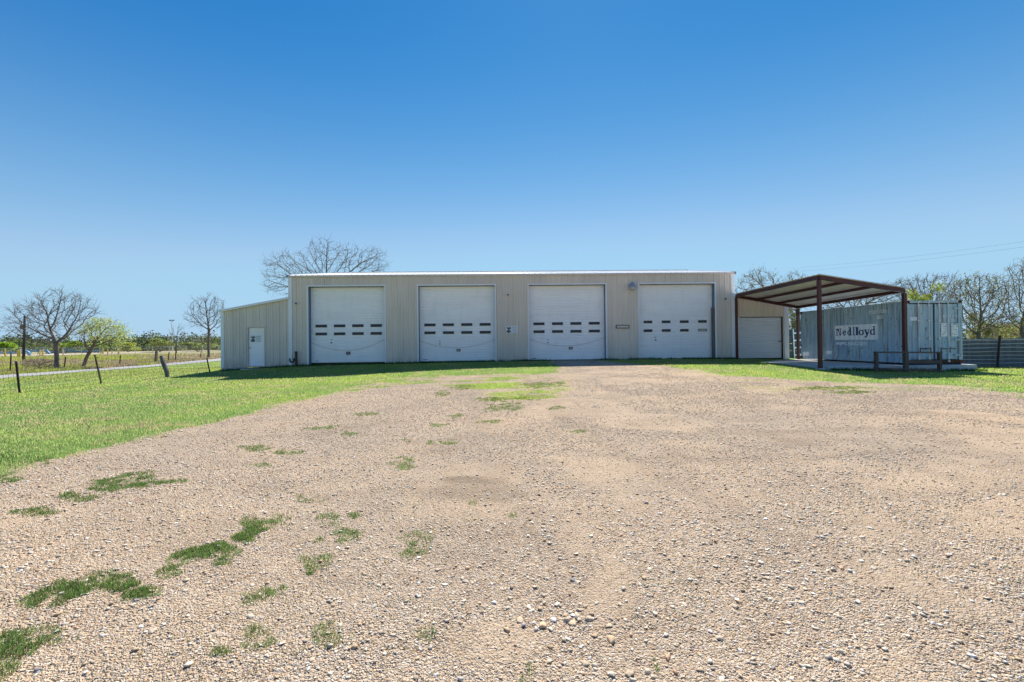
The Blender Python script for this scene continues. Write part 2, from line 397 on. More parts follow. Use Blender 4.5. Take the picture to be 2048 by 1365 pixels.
# grass / gravel outlines, found where they lie on the terrain
L_EDGE = W2([(0, 950), (150, 902), (350, 862), (500, 826), (600, 800), (700, 784), (800, 770), (870, 769), (930, 777), (990, 789), (1060, 801), (1127, 799), (1130, 770), (1122, 738)])
LAWN_L = [(-60, L_EDGE[0][1]-1.2), (-9, L_EDGE[0][1]-.9)] + L_EDGE + [(2.6, 23.5), (2.6, 90), (-60, 90), (-60, 90)]
R_EDGE = W2([(1225, 724), (1330, 733), (1400, 741), (1440, 751), (1560, 757), (1700, 763), (1850, 769), (1960, 777), (2048, 794)])
LAWN_R = R_EDGE + [(60, 9), (60, 40), (5.4, 40), (5.4, 23.5)]
ROADC = [(-38.2, -40), (-38.6, 5), (-39.0, 31), (-41.3, 45), (-44.8, 62), (-52, 95), (-60, 125)]
def road_x(Y): return np.interp(Y, [p[1] for p in ROADC], [p[0] for p in ROADC])
def lawn_f(X, Y):
    X = np.asarray(X, float); Y = np.asarray(Y, float)
    f = np.zeros(X.shape)
    wob = (vnoise(X, Y, 1.3, 3, 5)-.5)*1.1
    for poly, soft in ((LAWN_L, .45), (LAWN_R, .9)):
        d = dpoly(X, Y, poly); s = np.where(pip(X, Y, poly), d, -d)+wob*(1 if poly is LAWN_L else 1.7)
        f = np.maximum(f, sst(-soft, soft, s))
    patch = vnoise(X, Y, .9, 9)
    mixz = sst(-6, -4.2, X)*(1-sst(2.8, 3.2, X))*sst(17.6, 15.6, Y)*sst(8, 9.5, Y)   # thin grass in front of the bays
    f = np.where(mixz > 0, f*(1-mixz)+f*mixz*sst(.44, .62, vnoise(X*.6, Y*1.7, 1.2, 19, 4))*.85, f)
    mixr = sst(6, 9, X)*(Y < 17)*sst(9.8, 12.5, Y)
    f = np.maximum(f, mixr*sst(.54, .70, vnoise(X*.45, Y*1.8, 1.1, 21, 4))*.65)
    return f
# foreground tufts: pixel ellipses (cx, cy, rx, ry) in the photograph, laid on the terrain
TUFTS = [(395,1112,34,12),(270,1192,30,10),(250,1170,24,8),(505,1064,26,10),(0,1310,40,16),(620,1150,10,6),(560,1180,12,6),(715,1030,16,6),(540,1046,38,17),(488,1078,32,12),(440,1104,36,22),(362,1118,42,14),(335,1148,22,12),(300,1185,26,8),(208,1176,44,20),(140,1185,40,18),
 (95,1205,46,14),(75,1278,62,16),(20,1300,42,16),(5,1345,24,22),(662,1040,26,14),(695,1075,24,13),(636,1126,32,18),(522,1193,36,17),(508,1272,36,24),
 (648,1286,34,24),(440,1312,26,13),(838,1090,34,22),(815,1108,22,12),(805,932,28,12),(285,955,42,9),(225,972,46,10),(150,992,40,8),(70,1024,36,8),(38,918,66,12),
 (15,962,22,9),(505,897,32,6),(580,904,26,5),(512,933,22,5),(620,998,26,7),(695,869,16,4),(876,850,18,4),(898,885,16,5),(908,833,16,4),(860,884,8,4),
 (1010,816,30,8),(985,845,26,4),(1160,865,12,4),(1115,816,16,4),(948,1007,9,5),(1025,1032,8,5),(640,1082,10,6),(850,1278,16,8),(1040,1358,12,8),(1060,1338,10,8),
 (810,880,14,4),(735,830,26,4),(650,855,30,4),(330,968,40,4),(980,800,40,5),(1060,795,40,5),(930,775,26,4),(885,788,16,4),(1085,770,40,6),(1310,1330,6,5),
 (1650,777,60,3),(1700,785,46,2.5)]
TW = []
for cx, cy, rx, ry in TUFTS:
    c = gnd(cx, cy); a = gnd(cx, cy-ry); d = gnd(cx, cy+ry); rr = rx/FPX*c[1]
    TW.append((c[0], c[1], rr, max(.05, (a[1]-d[1])/2), (a[0]-d[0])/2))
def tuft_f(X, Y):
    wu = (vnoise(X, Y, 3.2, 37, 3)-.5)*1.3; wv = (vnoise(X, Y, 3.2, 39, 3)-.5)*1.4
    f = np.zeros(np.shape(X)); n = (vnoise(X, Y, 8, 31, 4)-.5)*3.4
    for x, y, rx, ry, sk in TW:
        v = (Y-y)/ry+wv; u = (X-x-sk*v)/rx+wu; f = np.maximum(f, 1.0-.75*(u*u+v*v)+n*(.45+.35*np.minimum(1, u*u+v*v)))
    return np.clip(f, 0, 1)
DIRT = [(900,1000,170,50,.7),(960,950,120,30,.9),(640,1075,70,26,.6),(980,1300,120,60,.9),(1230,1200,60,110,.9),(1290,1330,110,50,.6),(1900,960,190,40,.8),(2020,1040,110,50,.8),
 (1150,1080,40,50,.7),(1650,870,260,22,.7),(1450,1000,120,24,.45),(560,1130,60,18,.5),(1320,900,150,26,.55),(1150,790,20,40,.5),(1700,940,120,22,.5),(650,930,100,20,.5)]
DW = []
for cx, cy, rx, ry, s_ in DIRT:
    c = gnd(cx, cy); a = gnd(cx, max(cy-ry, 735)); d = gnd(cx, cy+ry); DW.append((c[0], .5*(a[1]+d[1]), rx/FPX*c[1], (a[1]-d[1])/2, (a[0]-d[0])/2, s_))
def dirt_f(X, Y):
    n = vnoise(X, Y, .8, 41, 4); f = sst(.48, .66, n)*(.35+.6*sst(-1.5, 1.5, X))
    ruts = sst(.55, .7, vnoise(X*.25+Y*.35, Y*1.5-X*.3, 1.0, 77, 3))*sst(1, 6, X)*.7
    f = np.maximum(f, ruts); e = (vnoise(X, Y, 2.2, 51)-.5)*1.2
    for x, y, rx, ry, sk, s_ in DW:
        v = (Y-y)/ry; u = (X-x-sk*v)/rx; f = np.maximum(f, s_*sst(0, .6, 1-(u*u+v*v)+e))
    return np.clip(f, 0, 1)
_st = [gnd(935, 962), gnd(905, 985), gnd(985, 985)]
def stain_f(X, Y):
    f = np.zeros(np.shape(X)); e = (vnoise(X, Y, 2.5, 61, 4)-.5)*1.6
    for p, rx, ry, s_ in ((_st[0], .5, .16, 1), (_st[1], .75, .30, .6), (_st[2], .6, .3, .45)):
        f = np.maximum(f, s_*sst(0, .9, 1-((X-p[0])/rx)**2-((Y-p[1])/ry)**2+e))
    return f
def ruth(X, Y): return .012*(vnoise(X*.35+Y*.1, Y*1.5, 1.0, 66, 3)-.5)*sst(0, 4, X)
def micro(X, Y):
    d = np.hypot(X, Y); k = sst(16, 8, d)
    return ((vnoise(X, Y, 1.7, 5, 4)-.5)*.05 + (vnoise(X, Y, .45, 8, 2)-.5)*.06)*k - ruth(X, Y)
def gzm(X, Y): return gz(X, Y)+micro(X, Y)

def geo(a, b, n, s0):
    """n steps growing from s0 between a and b"""
    lo, hi = 1.0001, 2.0
    for _ in range(60):
        m = .5*(lo+hi); t = s0*(m**n-1)/(m-1)
        if t > abs(b-a): hi = m
        else: lo = m
    st = np.cumsum(s0*lo**np.arange(n)); st = st/st[-1]*abs(b-a); return a+np.sign(b-a)*st
xs = np.concatenate([geo(-9, -26, 60, .1)[::-1], np.arange(-9, 9.001, .09), geo(9, 26, 60, .1)])
xs = np.concatenate([geo(xs[0], -1200, 60, .5)[::-1], xs, geo(xs[-1], 1200, 60, .5)])
ys = np.concatenate([geo(1.2, -300, 30, .3)[::-1], np.arange(1.2, 9, .08), geo(9, 26, 110, .08), geo(26, 2500, 80, .25)])
GX, GY = np.meshgrid(xs, ys); GZ = gzm(GX, GY)
far = sst(200, 900, np.hypot(GX, GY)); GZ = GZ*(1-far)+far*(-.3)
nx, ny = len(xs), len(ys); idx = np.arange(nx*ny).reshape(ny, nx)
Fq = np.stack([idx[:-1, :-1], idx[:-1, 1:], idx[1:, 1:], idx[1:, :-1]], -1).reshape(-1, 4)
gx, gy = GX.ravel(), GY.ravel()
me = np_mesh('ground', np.stack([gx, gy, GZ.ravel()], 1), Fq, M['ground'], smooth=True)
DRYF = np.maximum(sst(-.6, .6, road_x(gy)-2.2-gx+(vnoise(gx, gy, .5, 12)-.5)*1.2), sst(80, 95, gy))
def rut_f(X, Y):
    # wheel tracks: pairs of soft bands swinging from the right side of the yard and from the foreground towards the bays
    f = np.zeros(np.shape(X)); e = (vnoise(X, Y, .9, 63, 3)-.5)*.5
    for x0, x1, cv in ((2.2, 6.5, .0), (4.1, 9.2, .5), (-1.2, 2.2, -.6)):
        for off in (-.85, .85):
            c = x1+(x0-x1)*np.clip(Y/20, 0, 1)**1.0+cv*np.sin(Y*.25)+off; f = np.maximum(f, sst(.30, .0, np.abs(X-c+e))*.7*vnoise(X, Y, .5, 64, 2)*1.6)
    for y0, k_, cv in ((6.2, .10, .5), (8.0, .13, .7), (10.2, .06, .4), (12.5, .04, .3), (4.9, .08, .4)):
        c = y0-k_*(X-4)+cv*np.sin(X*.3); f = np.maximum(f, sst(.20, .0, np.abs(Y-c+e*.6))*sst(0, 3.5, X)*vnoise(X, Y, .5, 65, 2)*1.7)
    return np.clip(f, 0, 1)
for nm, arr in (('rut', rut_f(gx, gy)), ('lawn', np.maximum(lawn_f(gx, gy), np.minimum(1, tuft_f(gx, gy)*.40))), ('dirt', dirt_f(gx, gy)), ('dry', DRYF), ('stain', stain_f(gx, gy))):
    a = me.attributes.new(nm, 'FLOAT', 'POINT'); a.data.foreach_set('value', arr.astype(np.float32))
tag(link_mesh('ground', me), kind='structure')

def strip(name, pts, mat, lift, w):
    """a road-like sheet laid on the terrain along a centre line"""
    V = []; P = [np.array(p, float) for p in pts]; Q = []
    for a, b_ in zip(P[:-1], P[1:]):
        n = max(2, int(np.linalg.norm(b_-a)/2)); Q += [a+(b_-a)*t/n for t in range(n)]
    Q.append(P[-1]); Q = np.array(Q); T = np.gradient(Q, axis=0); T /= np.linalg.norm(T, axis=1)[:, None]; N = np.stack([-T[:, 1], T[:, 0]], 1)
    off = np.linspace(-.5, .5, 7); pts3 = []
    for o_ in off:
        wob = (vnoise(Q[:, 0], Q[:, 1], .4, int(o_*10+20))-.5)*.5*(abs(o_) > .49)
        q = Q+N*((o_*w+np.sign(o_)*wob)[:, None]); pts3.append(np.stack([q[:, 0], q[:, 1], gz(q[:, 0], q[:, 1])+lift], 1))
    A = np.stack(pts3, 1); n0, n1 = A.shape[:2]; ix = np.arange(n0*n1).reshape(n0, n1)
    F_ = np.stack([ix[:-1, :-1], ix[:-1, 1:], ix[1:, 1:], ix[1:, :-1]], -1).reshape(-1, 4)
    return tag(link_mesh(name, np_mesh(name, A.reshape(-1, 3), F_, mat, smooth=True)), kind='structure')
strip('road', ROADC, M['road'], .035, 4.6)
# pale gravel apron of the yard across the field
ya = gnd(0, 713); yb = gnd(330, 704)
strip('yard', [(ya[0]-60, ya[1]-28), (ya[0], ya[1]), (yb[0], yb[1]), (yb[0]+14, yb[1]+6)], M['yard'], .06, 11)

# concrete pad under the canopy and the container
m = MB(); m.box(13.2, 19.35, 16.45, 23.0, -.75, -.075); m.box(13.2, 19.35, 23.0, 30, -.75, -.085)
tag(m.build('pavement', M['conc'], bevel=.012), kind='structure')

# ------------------------------------------------------------------ the workshop
def rib(x, step=.305, d=.042):
    t = (x/step) % 1.0
    return d*np.interp(t, [0, .06, .13, .20, .26, .5, .54, .58, .72, .76, .80, 1], [0, 0, 1, 1, 0, 0, .4, 0, 0, .4, 0, 0])
def rib_breaks(x0, x1, step=.305):
    ks = [0, .06, .13, .20, .26, .5, .54, .58, .72, .76, .80]; out = [x0, x1]; n = int(math.floor(x0/step))-1
    while n*step < x1+step:
        out += [(n+k)*step for k in ks if x0 < (n+k)*step < x1]; n += 1
    return sorted(set(round(v, 5) for v in out))
def ribbed(mb, x0, x1, y, z0, ztop, holes=(), step=.305, d=.042):
    br = rib_breaks(x0, x1, step)+[v for h in holes for v in h[:2] if x0 < v < x1]; br = sorted(set(round(v, 5) for v in br))
    for a, c in zip(br[:-1], br[1:]):
        if c-a < 1e-4: continue
        segs = [(z0, None)]
        for h in holes:
            if a >= h[0]-1e-4 and c <= h[1]+1e-4:
                segs = ([(z0, h[2])] if h[2] > z0+.01 else [])+[(h[3], None)]
        ya_, yc_ = y-rib(a+1e-5, step, d), y-rib(c-1e-5, step, d)
        for s0, s1 in segs:
            ta = ztop(a) if s1 is None else s1; tc = ztop(c) if s1 is None else s1
            mb.add([(a, ya_, s0), (c, yc_, s0), (c, yc_, tc), (a, ya_, ta)], [(0, 1, 2, 3)])
BX0, BX1, BY0, BY1, ZE, ZR = -11.62, 13.06, 23.0, 35.0, 4.82, 6.0
DOORS = [(-10.58, -6.43), (-4.58, -.36), (1.52, 5.80), (7.70, 11.97)]
DH = 4.24
bld = empty('metal_workshop', ((BX0+BX1)/2, BY0, 0), label='long beige metal workshop with four white overhead doors and a lean-to at each end', cat='building')
w = MB(); ribbed(w, BX0+.16, BX1-.16, BY0, -.12, lambda x: ZE, [(a, c, -.2, DH) for a, c in DOORS])
w.box(BX0, BX0+.02, BY0+.05, BY1, -.2, ZE); w.box(BX1-.02, BX1, BY0+.05, BY1, -.2, ZE); w.box(BX0, BX1, BY1-.02, BY1, -.2, ZE)
YM = (BY0+BY1)/2
for xx in (BX0+.012, BX1-.012): w.add([(xx, BY0+.05, ZE-.01), (xx, BY1, ZE-.01), (xx, YM, ZR-.05)], [(0, 1, 2)])
w.build('wall', M['wall'], bld)
# white edge trims
for xa, xb in ((BX0-.03, BX0+.165), (BX1-.165, BX1+.03)):
    m = MB(); m.box(xa, xb, BY0-.045, BY0+.05, -.12, ZE-.02); m.build('corner_trim', M['trim'], bld, bevel=.006)
m = MB(); m.box(BX0+.17, BX1-.17, BY0-.012, BY0+.04, -.5, -.12); m.build('foundation', M['conc'], bld)
# roof: ribbed sheet up to the ridge and down behind
def roof_sheet(mb, x0, x1, ya, za, yb, zb, d=.035, step=.305):
    br = rib_breaks(x0, x1, step)
    for a, c in zip(br[:-1], br[1:]):
        ra, rc = rib(a+1e-5, step, d), rib(c-1e-5, step, d)
        mb.add([(a, ya, za+ra), (c, ya, za+rc), (c, yb, zb+rc), (a, yb, zb+ra)], [(0, 1, 2, 3)])
        if ra > 0 or rc > 0: mb.add([(a, ya+.004, za-.012), (c, ya+.004, za-.012), (c, ya+.004, za+rc), (a, ya+.004, za+ra)], [(0, 1, 2, 3)])
m = MB(); roof_sheet(m, BX0-.04, BX1+.04, BY0-.10, ZE+.03, YM, ZR); roof_sheet(m, BX0-.04, BX1+.04, BY1+.1, ZE+.03, YM, ZR)
m.box(BX0-.04, BX1+.04, YM-.15, YM+.15, ZR+.03, ZR+.06)
rf = m.build('roof', M['roof'], bld)
m = MB(); m.box(BX0-.04, BX1+.04, BY0-.085, BY0-.035, ZE-.07, ZE+.012); m.build('eave_flashing', M['wall'], rf)
for xx in (BX0-.09, BX1+.03):
    for ye in (BY0-.11, BY1+.1): m = MB(); m.bar((xx+.03, ye, ZE-.01), (xx+.03, YM, ZR-.03), .06, .17); m.build('rake_trim', M['jamb'], rf, bevel=.005)

# overhead doors
def door_panel(mb, x0, x1, y, z0, z1):
    H = z1-z0; nsec = 7; sh = H/nsec; pts = []
    for s_ in range(nsec):
        b0 = z0+s_*sh
        pts += [(b0, .026), (b0+.012, .026), (b0+.026, 0)]
        for k in range(1, 4):
            c_ = b0+sh*k/4; pts += [(c_-.022, 0), (c_-.014, .014), (c_+.004, .014), (c_+.020, 0)]
        pts += [(b0+sh-.016, 0), (b0+sh-.004, .026)]
    for (za_, da), (zb_, db) in zip(pts[:-1], pts[1:]):
        if zb_-za_ < 1e-5: continue
        mb.add([(x0, y+da, za_), (x1, y+da, za_), (x1, y+db, zb_), (x0, y+db, zb_)], [(0, 1, 2, 3)])
    mb.box(x0, x1, y+.03, y+.055, z0, z1)
def window_part(parent, cx, cz, y, rounded, pale):
    m = MB(); wd, ht, fr = .62, .155, .028
    if rounded: wd, ht = .50, .15
    def rr(w_, h_, r, yy, n=5):
        o = []
        for sx, sz, a0 in ((1, 1, 0), (-1, 1, 90), (-1, -1, 180), (1, -1, 270)):
            for k in range(n):
                a = radians(a0+90*k/(n-1)); o.append((cx+sx*(w_/2-r)+r*cos(a), yy, cz+sz*(h_/2-r)+r*sin(a)))
        return o
    r = .045 if rounded else .008
    a = rr(wd, ht, r, y-.022); b_ = rr(wd, ht, r, y+.004); c_ = rr(wd-2*fr, ht-2*fr, max(.004, r-fr*.6), y-.022); d_ = rr(wd-2*fr, ht-2*fr, max(.004, r-fr*.6), y-.004)
    n = len(a); vs = a+b_+c_+d_; fs = []
    for i in range(n):
        j = (i+1) % n; fs += [(i, j, n+j, n+i), (i, 2*n+i, 2*n+j, j), (2*n+i, 3*n+i, 3*n+j, 2*n+j)]
    m.m = 0; m.add(vs, fs); m.m = 1; m.add(d_, [tuple(range(n))])
    return m.build('window', [M['black'] if rounded else M['jamb2'], M['pale_glass'] if pale else M['glass']], parent)
_b = NB('siding'); _t = _b.m.node_tree
_tc = _b.n('ShaderNodeTexCoord'); _sx = _b.n('ShaderNodeSeparateXYZ'); _b.l(_tc.outputs['Object'], _sx.inputs[0])
_wn = _b.n('ShaderNodeTexWhiteNoise', noise_dimensions='1D'); _b.l(_b.math('FLOOR', _b.math('DIVIDE', _sx.outputs[0], .915)), _wn.inputs['W'])
_c = _b.ramp(_b.noise(2.0, 6, (1, 1, .22)), [(.3, (.69, .61, .515)), (.7, (.77, .685, .58))])
_c = _b.mix(1.0, _c, _b.ramp(_wn.outputs['Value'], [(0, (.93, .93, .94)), (1, (1.03, 1.03, 1.02))]), 'MULTIPLY')
_mud = _b.math('MULTIPLY', _b.ramp(_sx.outputs[2], [(0.0, (1, 1, 1)), (.35, (0, 0, 0))]), _b.ramp(_b.noise(3.5, 8, (1, 1, .5)), [(.35, (0, 0, 0)), (.7, (1, 1, 1))]))
_c = _b.mix(_b.math('MULTIPLY', _mud, .6), _c, (.33, .27, .20))
_run = _b.ramp(_b.noise(7, 6, (1, 1, .05)), [(.60, (0, 0, 0)), (.75, (1, 1, 1))]); _c = _b.mix(_b.math('MULTIPLY', _run, .22), _c, (.40, .33, .27))
_b.set(Base_Color=_c, Roughness=.5); M['siding'] = _b.m
for _o in bpy.data.objects:
    if _o.type == 'MESH' and _o.parent == bld and _o.name.startswith('wall'): _o.data.materials[0] = M['siding']
M['jamb2'] = paint('grey_window_frame', (.03, .038, .048), .5, .1)
WPX = [[(649, 708.5), (688, 708)]]
for di, (x0, x1) in enumerate(DOORS):
    rec = .30
    # opening trim and jambs
    t = MB(); tw = .07
    for a, c in ((x0-tw, x0), (x1, x1+tw)): t.box(a, c, BY0-.05, BY0+.02, -.12, DH+tw)
    t.box(x0, x1, BY0-.05, BY0+.02, DH, DH+tw); fr = t.build('door_frame', M['trim'], bld, bevel=.005)
    t = MB(); t.box(x0-.045, x0-.003, BY0+.021, BY0+rec+.05, -.12, DH+.02); t.box(x1+.003, x1+.045, BY0+.021, BY0+rec+.05, -.12, DH+.02); t.box(x0, x1, BY0+.021, BY0+rec+.05, DH+.003, DH+.05)
    t.build('jamb', M['jamb'], fr)
    if di == 3:
        t = MB(); t.box(x1-.10, x1-.006, BY0+.05, BY0+.20, -.05, 2.9); t.build('timber_strip', M['wood'], fr)
    gap = (.10, .07, .06, .03)[di]; yd = BY0+rec
    d = MB(); door_panel(d, x0+.004, x1-.004, yd, .05, DH)
    d.m = 1; d.box(x0+.004, x1-.004, yd+.0, yd+.05, -.12, .046)
    dr = d.build('overhead_door', [M['door'], M['dark']], bld)
    lab = ['white sectional door at the left end with a small knob and sagging rope', 'white sectional door with rope, left of the wall sign', 'white sectional door with rope, right of the wall sign', 'white sectional door without rope, rounded windows, one pane pale'][di]
    dr['label'] = lab
    Wd = x1-x0
    for row in (2.09, 1.65) if di < 3 else (2.13, 1.64):
        for k in range(4):
            cx = x0+Wd*(.135+.2435*k)
            window_part(dr, cx, row, yd, di == 3, di == 3 and k == 3 and row < 2)
    # knob and bottom label
    kx = {0: .27, 1: .265, 2: .25, 3: .235}[di]
    m = MB(); m.lathe((x0+Wd*kx, yd, (1.16, 1.02, 1.02, 1.10)[di]), [(.035, 0), (.035, -.02), (.02, -.03), (.035, -.05), (.025, -.07)], 10, 'y'); m.build('knob', M['black'], dr)
    m = MB(); m.box(x0+Wd*kx-.03, x0+Wd*kx+.03, yd-.012, yd+.01, (1.16, 1.02, 1.02, 1.10)[di]+.14, (1.16, 1.02, 1.02, 1.10)[di]+.18); m.build('keyhole_plate', M['black'], dr)
    if di < 3:
        m = MB()
        for q in range(6): m.box(x0+.16+q*.045, x0+.19+q*.045, yd-.004, yd+.012, .13, .165)
        m.build('maker_label', M['ink'], dr)
        za, zb, zm = (1.18, 1.22, 1.25)[di], (1.36, 1.25, 1.30)[di], (.72, .80, .83)[di]
        pts = []
        for k in range(25):
            u = k/24; zz = za+(zb-za)*u-((za+zb)/2-zm)*4*u*(1-u); pts.append((x0+.01+(Wd-.02)*u, yd-.03, zz))
        m = MB(); m.tube(pts, .007, 5); m.build('rope', M['rope'], dr)
        cx = x0+Wd*(.49, .51, .55)[di]; zc = (.56, .66, .70)[di]
        m = MB(); m.m = 0; m.box(cx-.12, cx+.12, yd-.010, yd+.012, zc-.08, zc+.09); m.m = 1
        m.box(cx-.10, cx-.04, yd-.02, yd+.0, zc-.03, zc+.06); m.box(cx+.03, cx+.10, yd-.02, yd+.0, zc-.01, zc+.06); m.tube([(cx-.05, yd-.03, zc-.02), (cx, yd-.045, zc-.09), (cx+.07, yd-.03, zc-.02)], .012, 6)
        m.build('lift_handle', [M['red'] if di == 0 else M['pale_glass'], M['ink']], dr)
    else:
        for q in (.06, .20): m = MB(); m.lathe((x0+Wd*.155+q, yd, .13), [(.025, .01), (.025, -.008)], 8, 'y'); m.build('bottom_bolt', M['black'], dr)

# left lean-to
lx0, lx1, LY, lz0 = -15.30, -11.66, 23.05, -.17
ltop = lambda x: 2.93+(x-lx0)/(lx1-lx0)*(3.58-2.93)
mdx0, mdx1, mdz0, mdz1 = -13.88, -13.0, -.07, 2.03
m = MB(); ribbed(m, lx0+.13, lx1-.02, LY, lz0, ltop, [(mdx0-.04, mdx1+.04, -.4, mdz1+.04)], .36, .036)
m.box(lx0, lx0+.02, LY+.05, 31, lz0, 2.9); m.box(lx0, lx1, 30.98, 31, lz0, 2.9)
lw = m.build('lean_to_wall', M['siding'], bld); lw['label'] = 'low left lean-to wall with the walk-in door'
m = MB(); m.box(lx0-.03, lx0+.14, LY-.045, LY+.05, lz0, 2.93); m.build('corner_trim', M['trim'], bld, bevel=.006)
m = MB(); m.box(lx0-.02, lx1, LY-.02, LY+.2, -.62, lz0); m.box(mdx0-.15, mdx1+.25, LY-.45, LY-.02, -.62, -.20); m.build('foundation', M['conc'], bld, bevel=.01)
m = MB(); m.box(mdx0-.04, mdx0, LY-.03, LY+.12, mdz0, mdz1+.04); m.box(mdx1, mdx1+.04, LY-.03, LY+.12, mdz0, mdz1+.04); m.box(mdx0, mdx1, LY-.03, LY+.12, mdz1, mdz1+.04)
m.box(mdx0-.04, mdx1+.04, LY-.05, LY+.12, mdz0-.06, mdz0); m.build('door_frame', M['wall'], bld, bevel=.004)
m = MB(); m.box(mdx0+.012, mdx1-.006, LY+.06, LY+.10, mdz0+.01, mdz1-.01); md = m.build('walk_in_door', M['door'], bld, bevel=.004)
m = MB(); m.box(mdx0, mdx1, LY+.102, LY+.11, mdz0, mdz1); m.build('door_gap', M['dark'], md)
m = MB(); m.lathe((mdx0+.09, LY+.06, .92), [(.03, 0), (.03, -.01), (.015, -.02), (.03, -.05), (.03, -.07)], 12, 'y'); m.build('door_knob', M['lamp'], md, smooth=True)
m = MB()
m.add([(lx0-.08, LY-.12, 2.95), (lx1, LY-.12, 3.63), (lx1, 31, 3.63), (lx0-.08, 31, 2.95), (lx0-.08, LY-.12, 2.99), (lx1, LY-.12, 3.67), (lx1, 31, 3.67), (lx0-.08, 31, 2.99)], [(0, 3, 2, 1), (4, 5, 6, 7), (0, 1, 5, 4), (2, 3, 7, 6), (0, 4, 7, 3), (1, 2, 6, 5)])
lr = m.build('lean_to_roof', M['roof'], bld)
m = MB(); m.bar((lx0-.1, LY-.135, 2.935), (lx1+.06, LY-.135, 3.625), .03, .12); m.build('rake_trim', M['trim'], lr, bevel=.004)

# right lean-to with the roll-up door
RY = 23.35; rx0, rx1 = 13.12, 16.38
rtop = lambda x: 3.50-(x-rx0)/(rx1-rx0)*.52
rux0, rux1, ruz = 13.54, 16.07, 2.36
m = MB(); ribbed(m, rx0, rx1-.2, RY, -.08, rtop, [(rux0-.07, rux1, -.4, ruz)], .30, .045)
m.box(rx1-.02, rx1, RY+.05, 29.5, -.08, 2.95); m.box(rx0, rx1, 29.48, 29.5, -.08, 2.95)
o = m.build('lean_to_wall', M['wall_tan'], bld); o['label'] = 'tan right lean-to wall above the roll-up door'
m = MB(); m.box(rx1-.24, rx1+.02, RY-.045, RY+.05, -.08, 2.97); m.build('corner_trim', M['trim'], bld, bevel=.006); m = MB(); m.box(rux0-.11, rux0-.004, RY-.04, RY+.06, -.08, ruz); m.build('corner_trim', M['trim'], bld, bevel=.006)
m = MB(); nsl = 24
for k in range(nsl):
    z0 = .0+(ruz-.03)*k/nsl; h = (ruz-.03)/nsl
    m.add([(rux0, RY+.11, z0), (rux1-.02, RY+.11, z0), (rux1-.02, RY+.085, z0+h*.35), (rux0, RY+.085, z0+h*.35), (rux1-.02, RY+.09, z0+h*.75), (rux0, RY+.09, z0+h*.75), (rux1-.02, RY+.11, z0+h), (rux0, RY+.11, z0+h)], [(0, 1, 2, 3), (3, 2, 4, 5), (5, 4, 6, 7)])
m.m = 1; m.box(rux0, rux1-.02, RY+.12, RY+.13, -.08, ruz); m.box(rux0, rux1-.02, RY+.03, RY+.10, -.078, -.03); m.box(rux1-.025, rux1, RY+.0, RY+.12, -.078, ruz)
ru = m.build('roll_up_door', [M['white'], M['dark']], bld); ru['label'] = 'white corrugated roll-up door under the canopy'
m = MB(); m.box(rux1-.22, rux1-.03, RY+.04, RY+.08, .93, .97); m.build('latch', M['black'], ru)
m = MB(); m.box(rux0-.08, rux1+.03, RY-.035, RY+.06, ruz+.003, ruz+.05); m.build('door_frame', M['wall'], bld)
m = MB(); m.add([(rx0-.05, RY-.1, 3.55), (rx1+.1, RY-.1, 2.99), (rx1+.1, 29.6, 2.99), (rx0-.05, 29.6, 3.55), (rx0-.05, RY-.1, 3.59), (rx1+.1, RY-.1, 3.03), (rx1+.1, 29.6, 3.03), (rx0-.05, 29.6, 3.59)], [(0, 1, 2, 3), (4, 7, 6, 5), (0, 4, 5, 1), (2, 6, 7, 3), (0, 3, 7, 4), (1, 5, 6, 2)]); m.build('lean_to_roof', M['roof'], bld)

# fixtures on the front wall
def wall_pt(px, py, Y=22.95): p = at(px, py, Y); return float(p[0]), Y, float(p[2])
x, y, z = wall_pt(1262, 574)
wl = empty('barn_light', (x, 22.97, z), label='grey dome barn light on the wall left of the fourth door', cat='wall light')
m = MB(); m.box(x-.07, x+.07, 22.90, 22.97, z+.02, z+.16); m.tube([(x, 22.92, z+.10), (x, 22.80, z+.20), (x, 22.70, z+.20)], .022, 8); m.build('arm', M['lamp'], wl)
m = MB(); m.lathe((x, 22.70, z), [(.03, .24), (.07, .21), (.10, .14), (.14, .06), (.17, -.02), (.18, -.03), (.17, -.03)], 18); m.build('shade', M['lamp'], wl, smooth=True)
m = MB(); m.lathe((x, 22.70, z), [(.165, -.03), (.165, -.17), (.15, -.20), (.10, -.22)], 18); m.build('lens', M['pale_glass'], wl, smooth=True)
for (px, py, lab) in ((595, 607, 'small white security camera high on the wall left of the first door'), (1016, 590, 'small dark security camera between the second and third doors above the sign'), (1449, 598, 'small white security camera at the right end of the wall')):
    x, y, z = wall_pt(px, py)
    sc_ = empty('security_camera', (x, 22.97, z), label=lab, cat='security camera', group='security cameras on the workshop wall')
    m = MB(); m.lathe((x, 22.97, z), [(.05, 0), (.05, -.03), (.042, -.05)], 14, 'y'); m.tube([(x, 22.93, z), (x, 22.82, z-.02)], .028, 10); m.build('housing', M['white'] if px != 1016 else M['wall'], sc_)
    m = MB(); m.lathe((x-.012, 22.80, z-.022), [(.045, .02), (.045, -.02), (.03, -.035)], 14, 'y'); m.build('lens', M['black'], sc_)
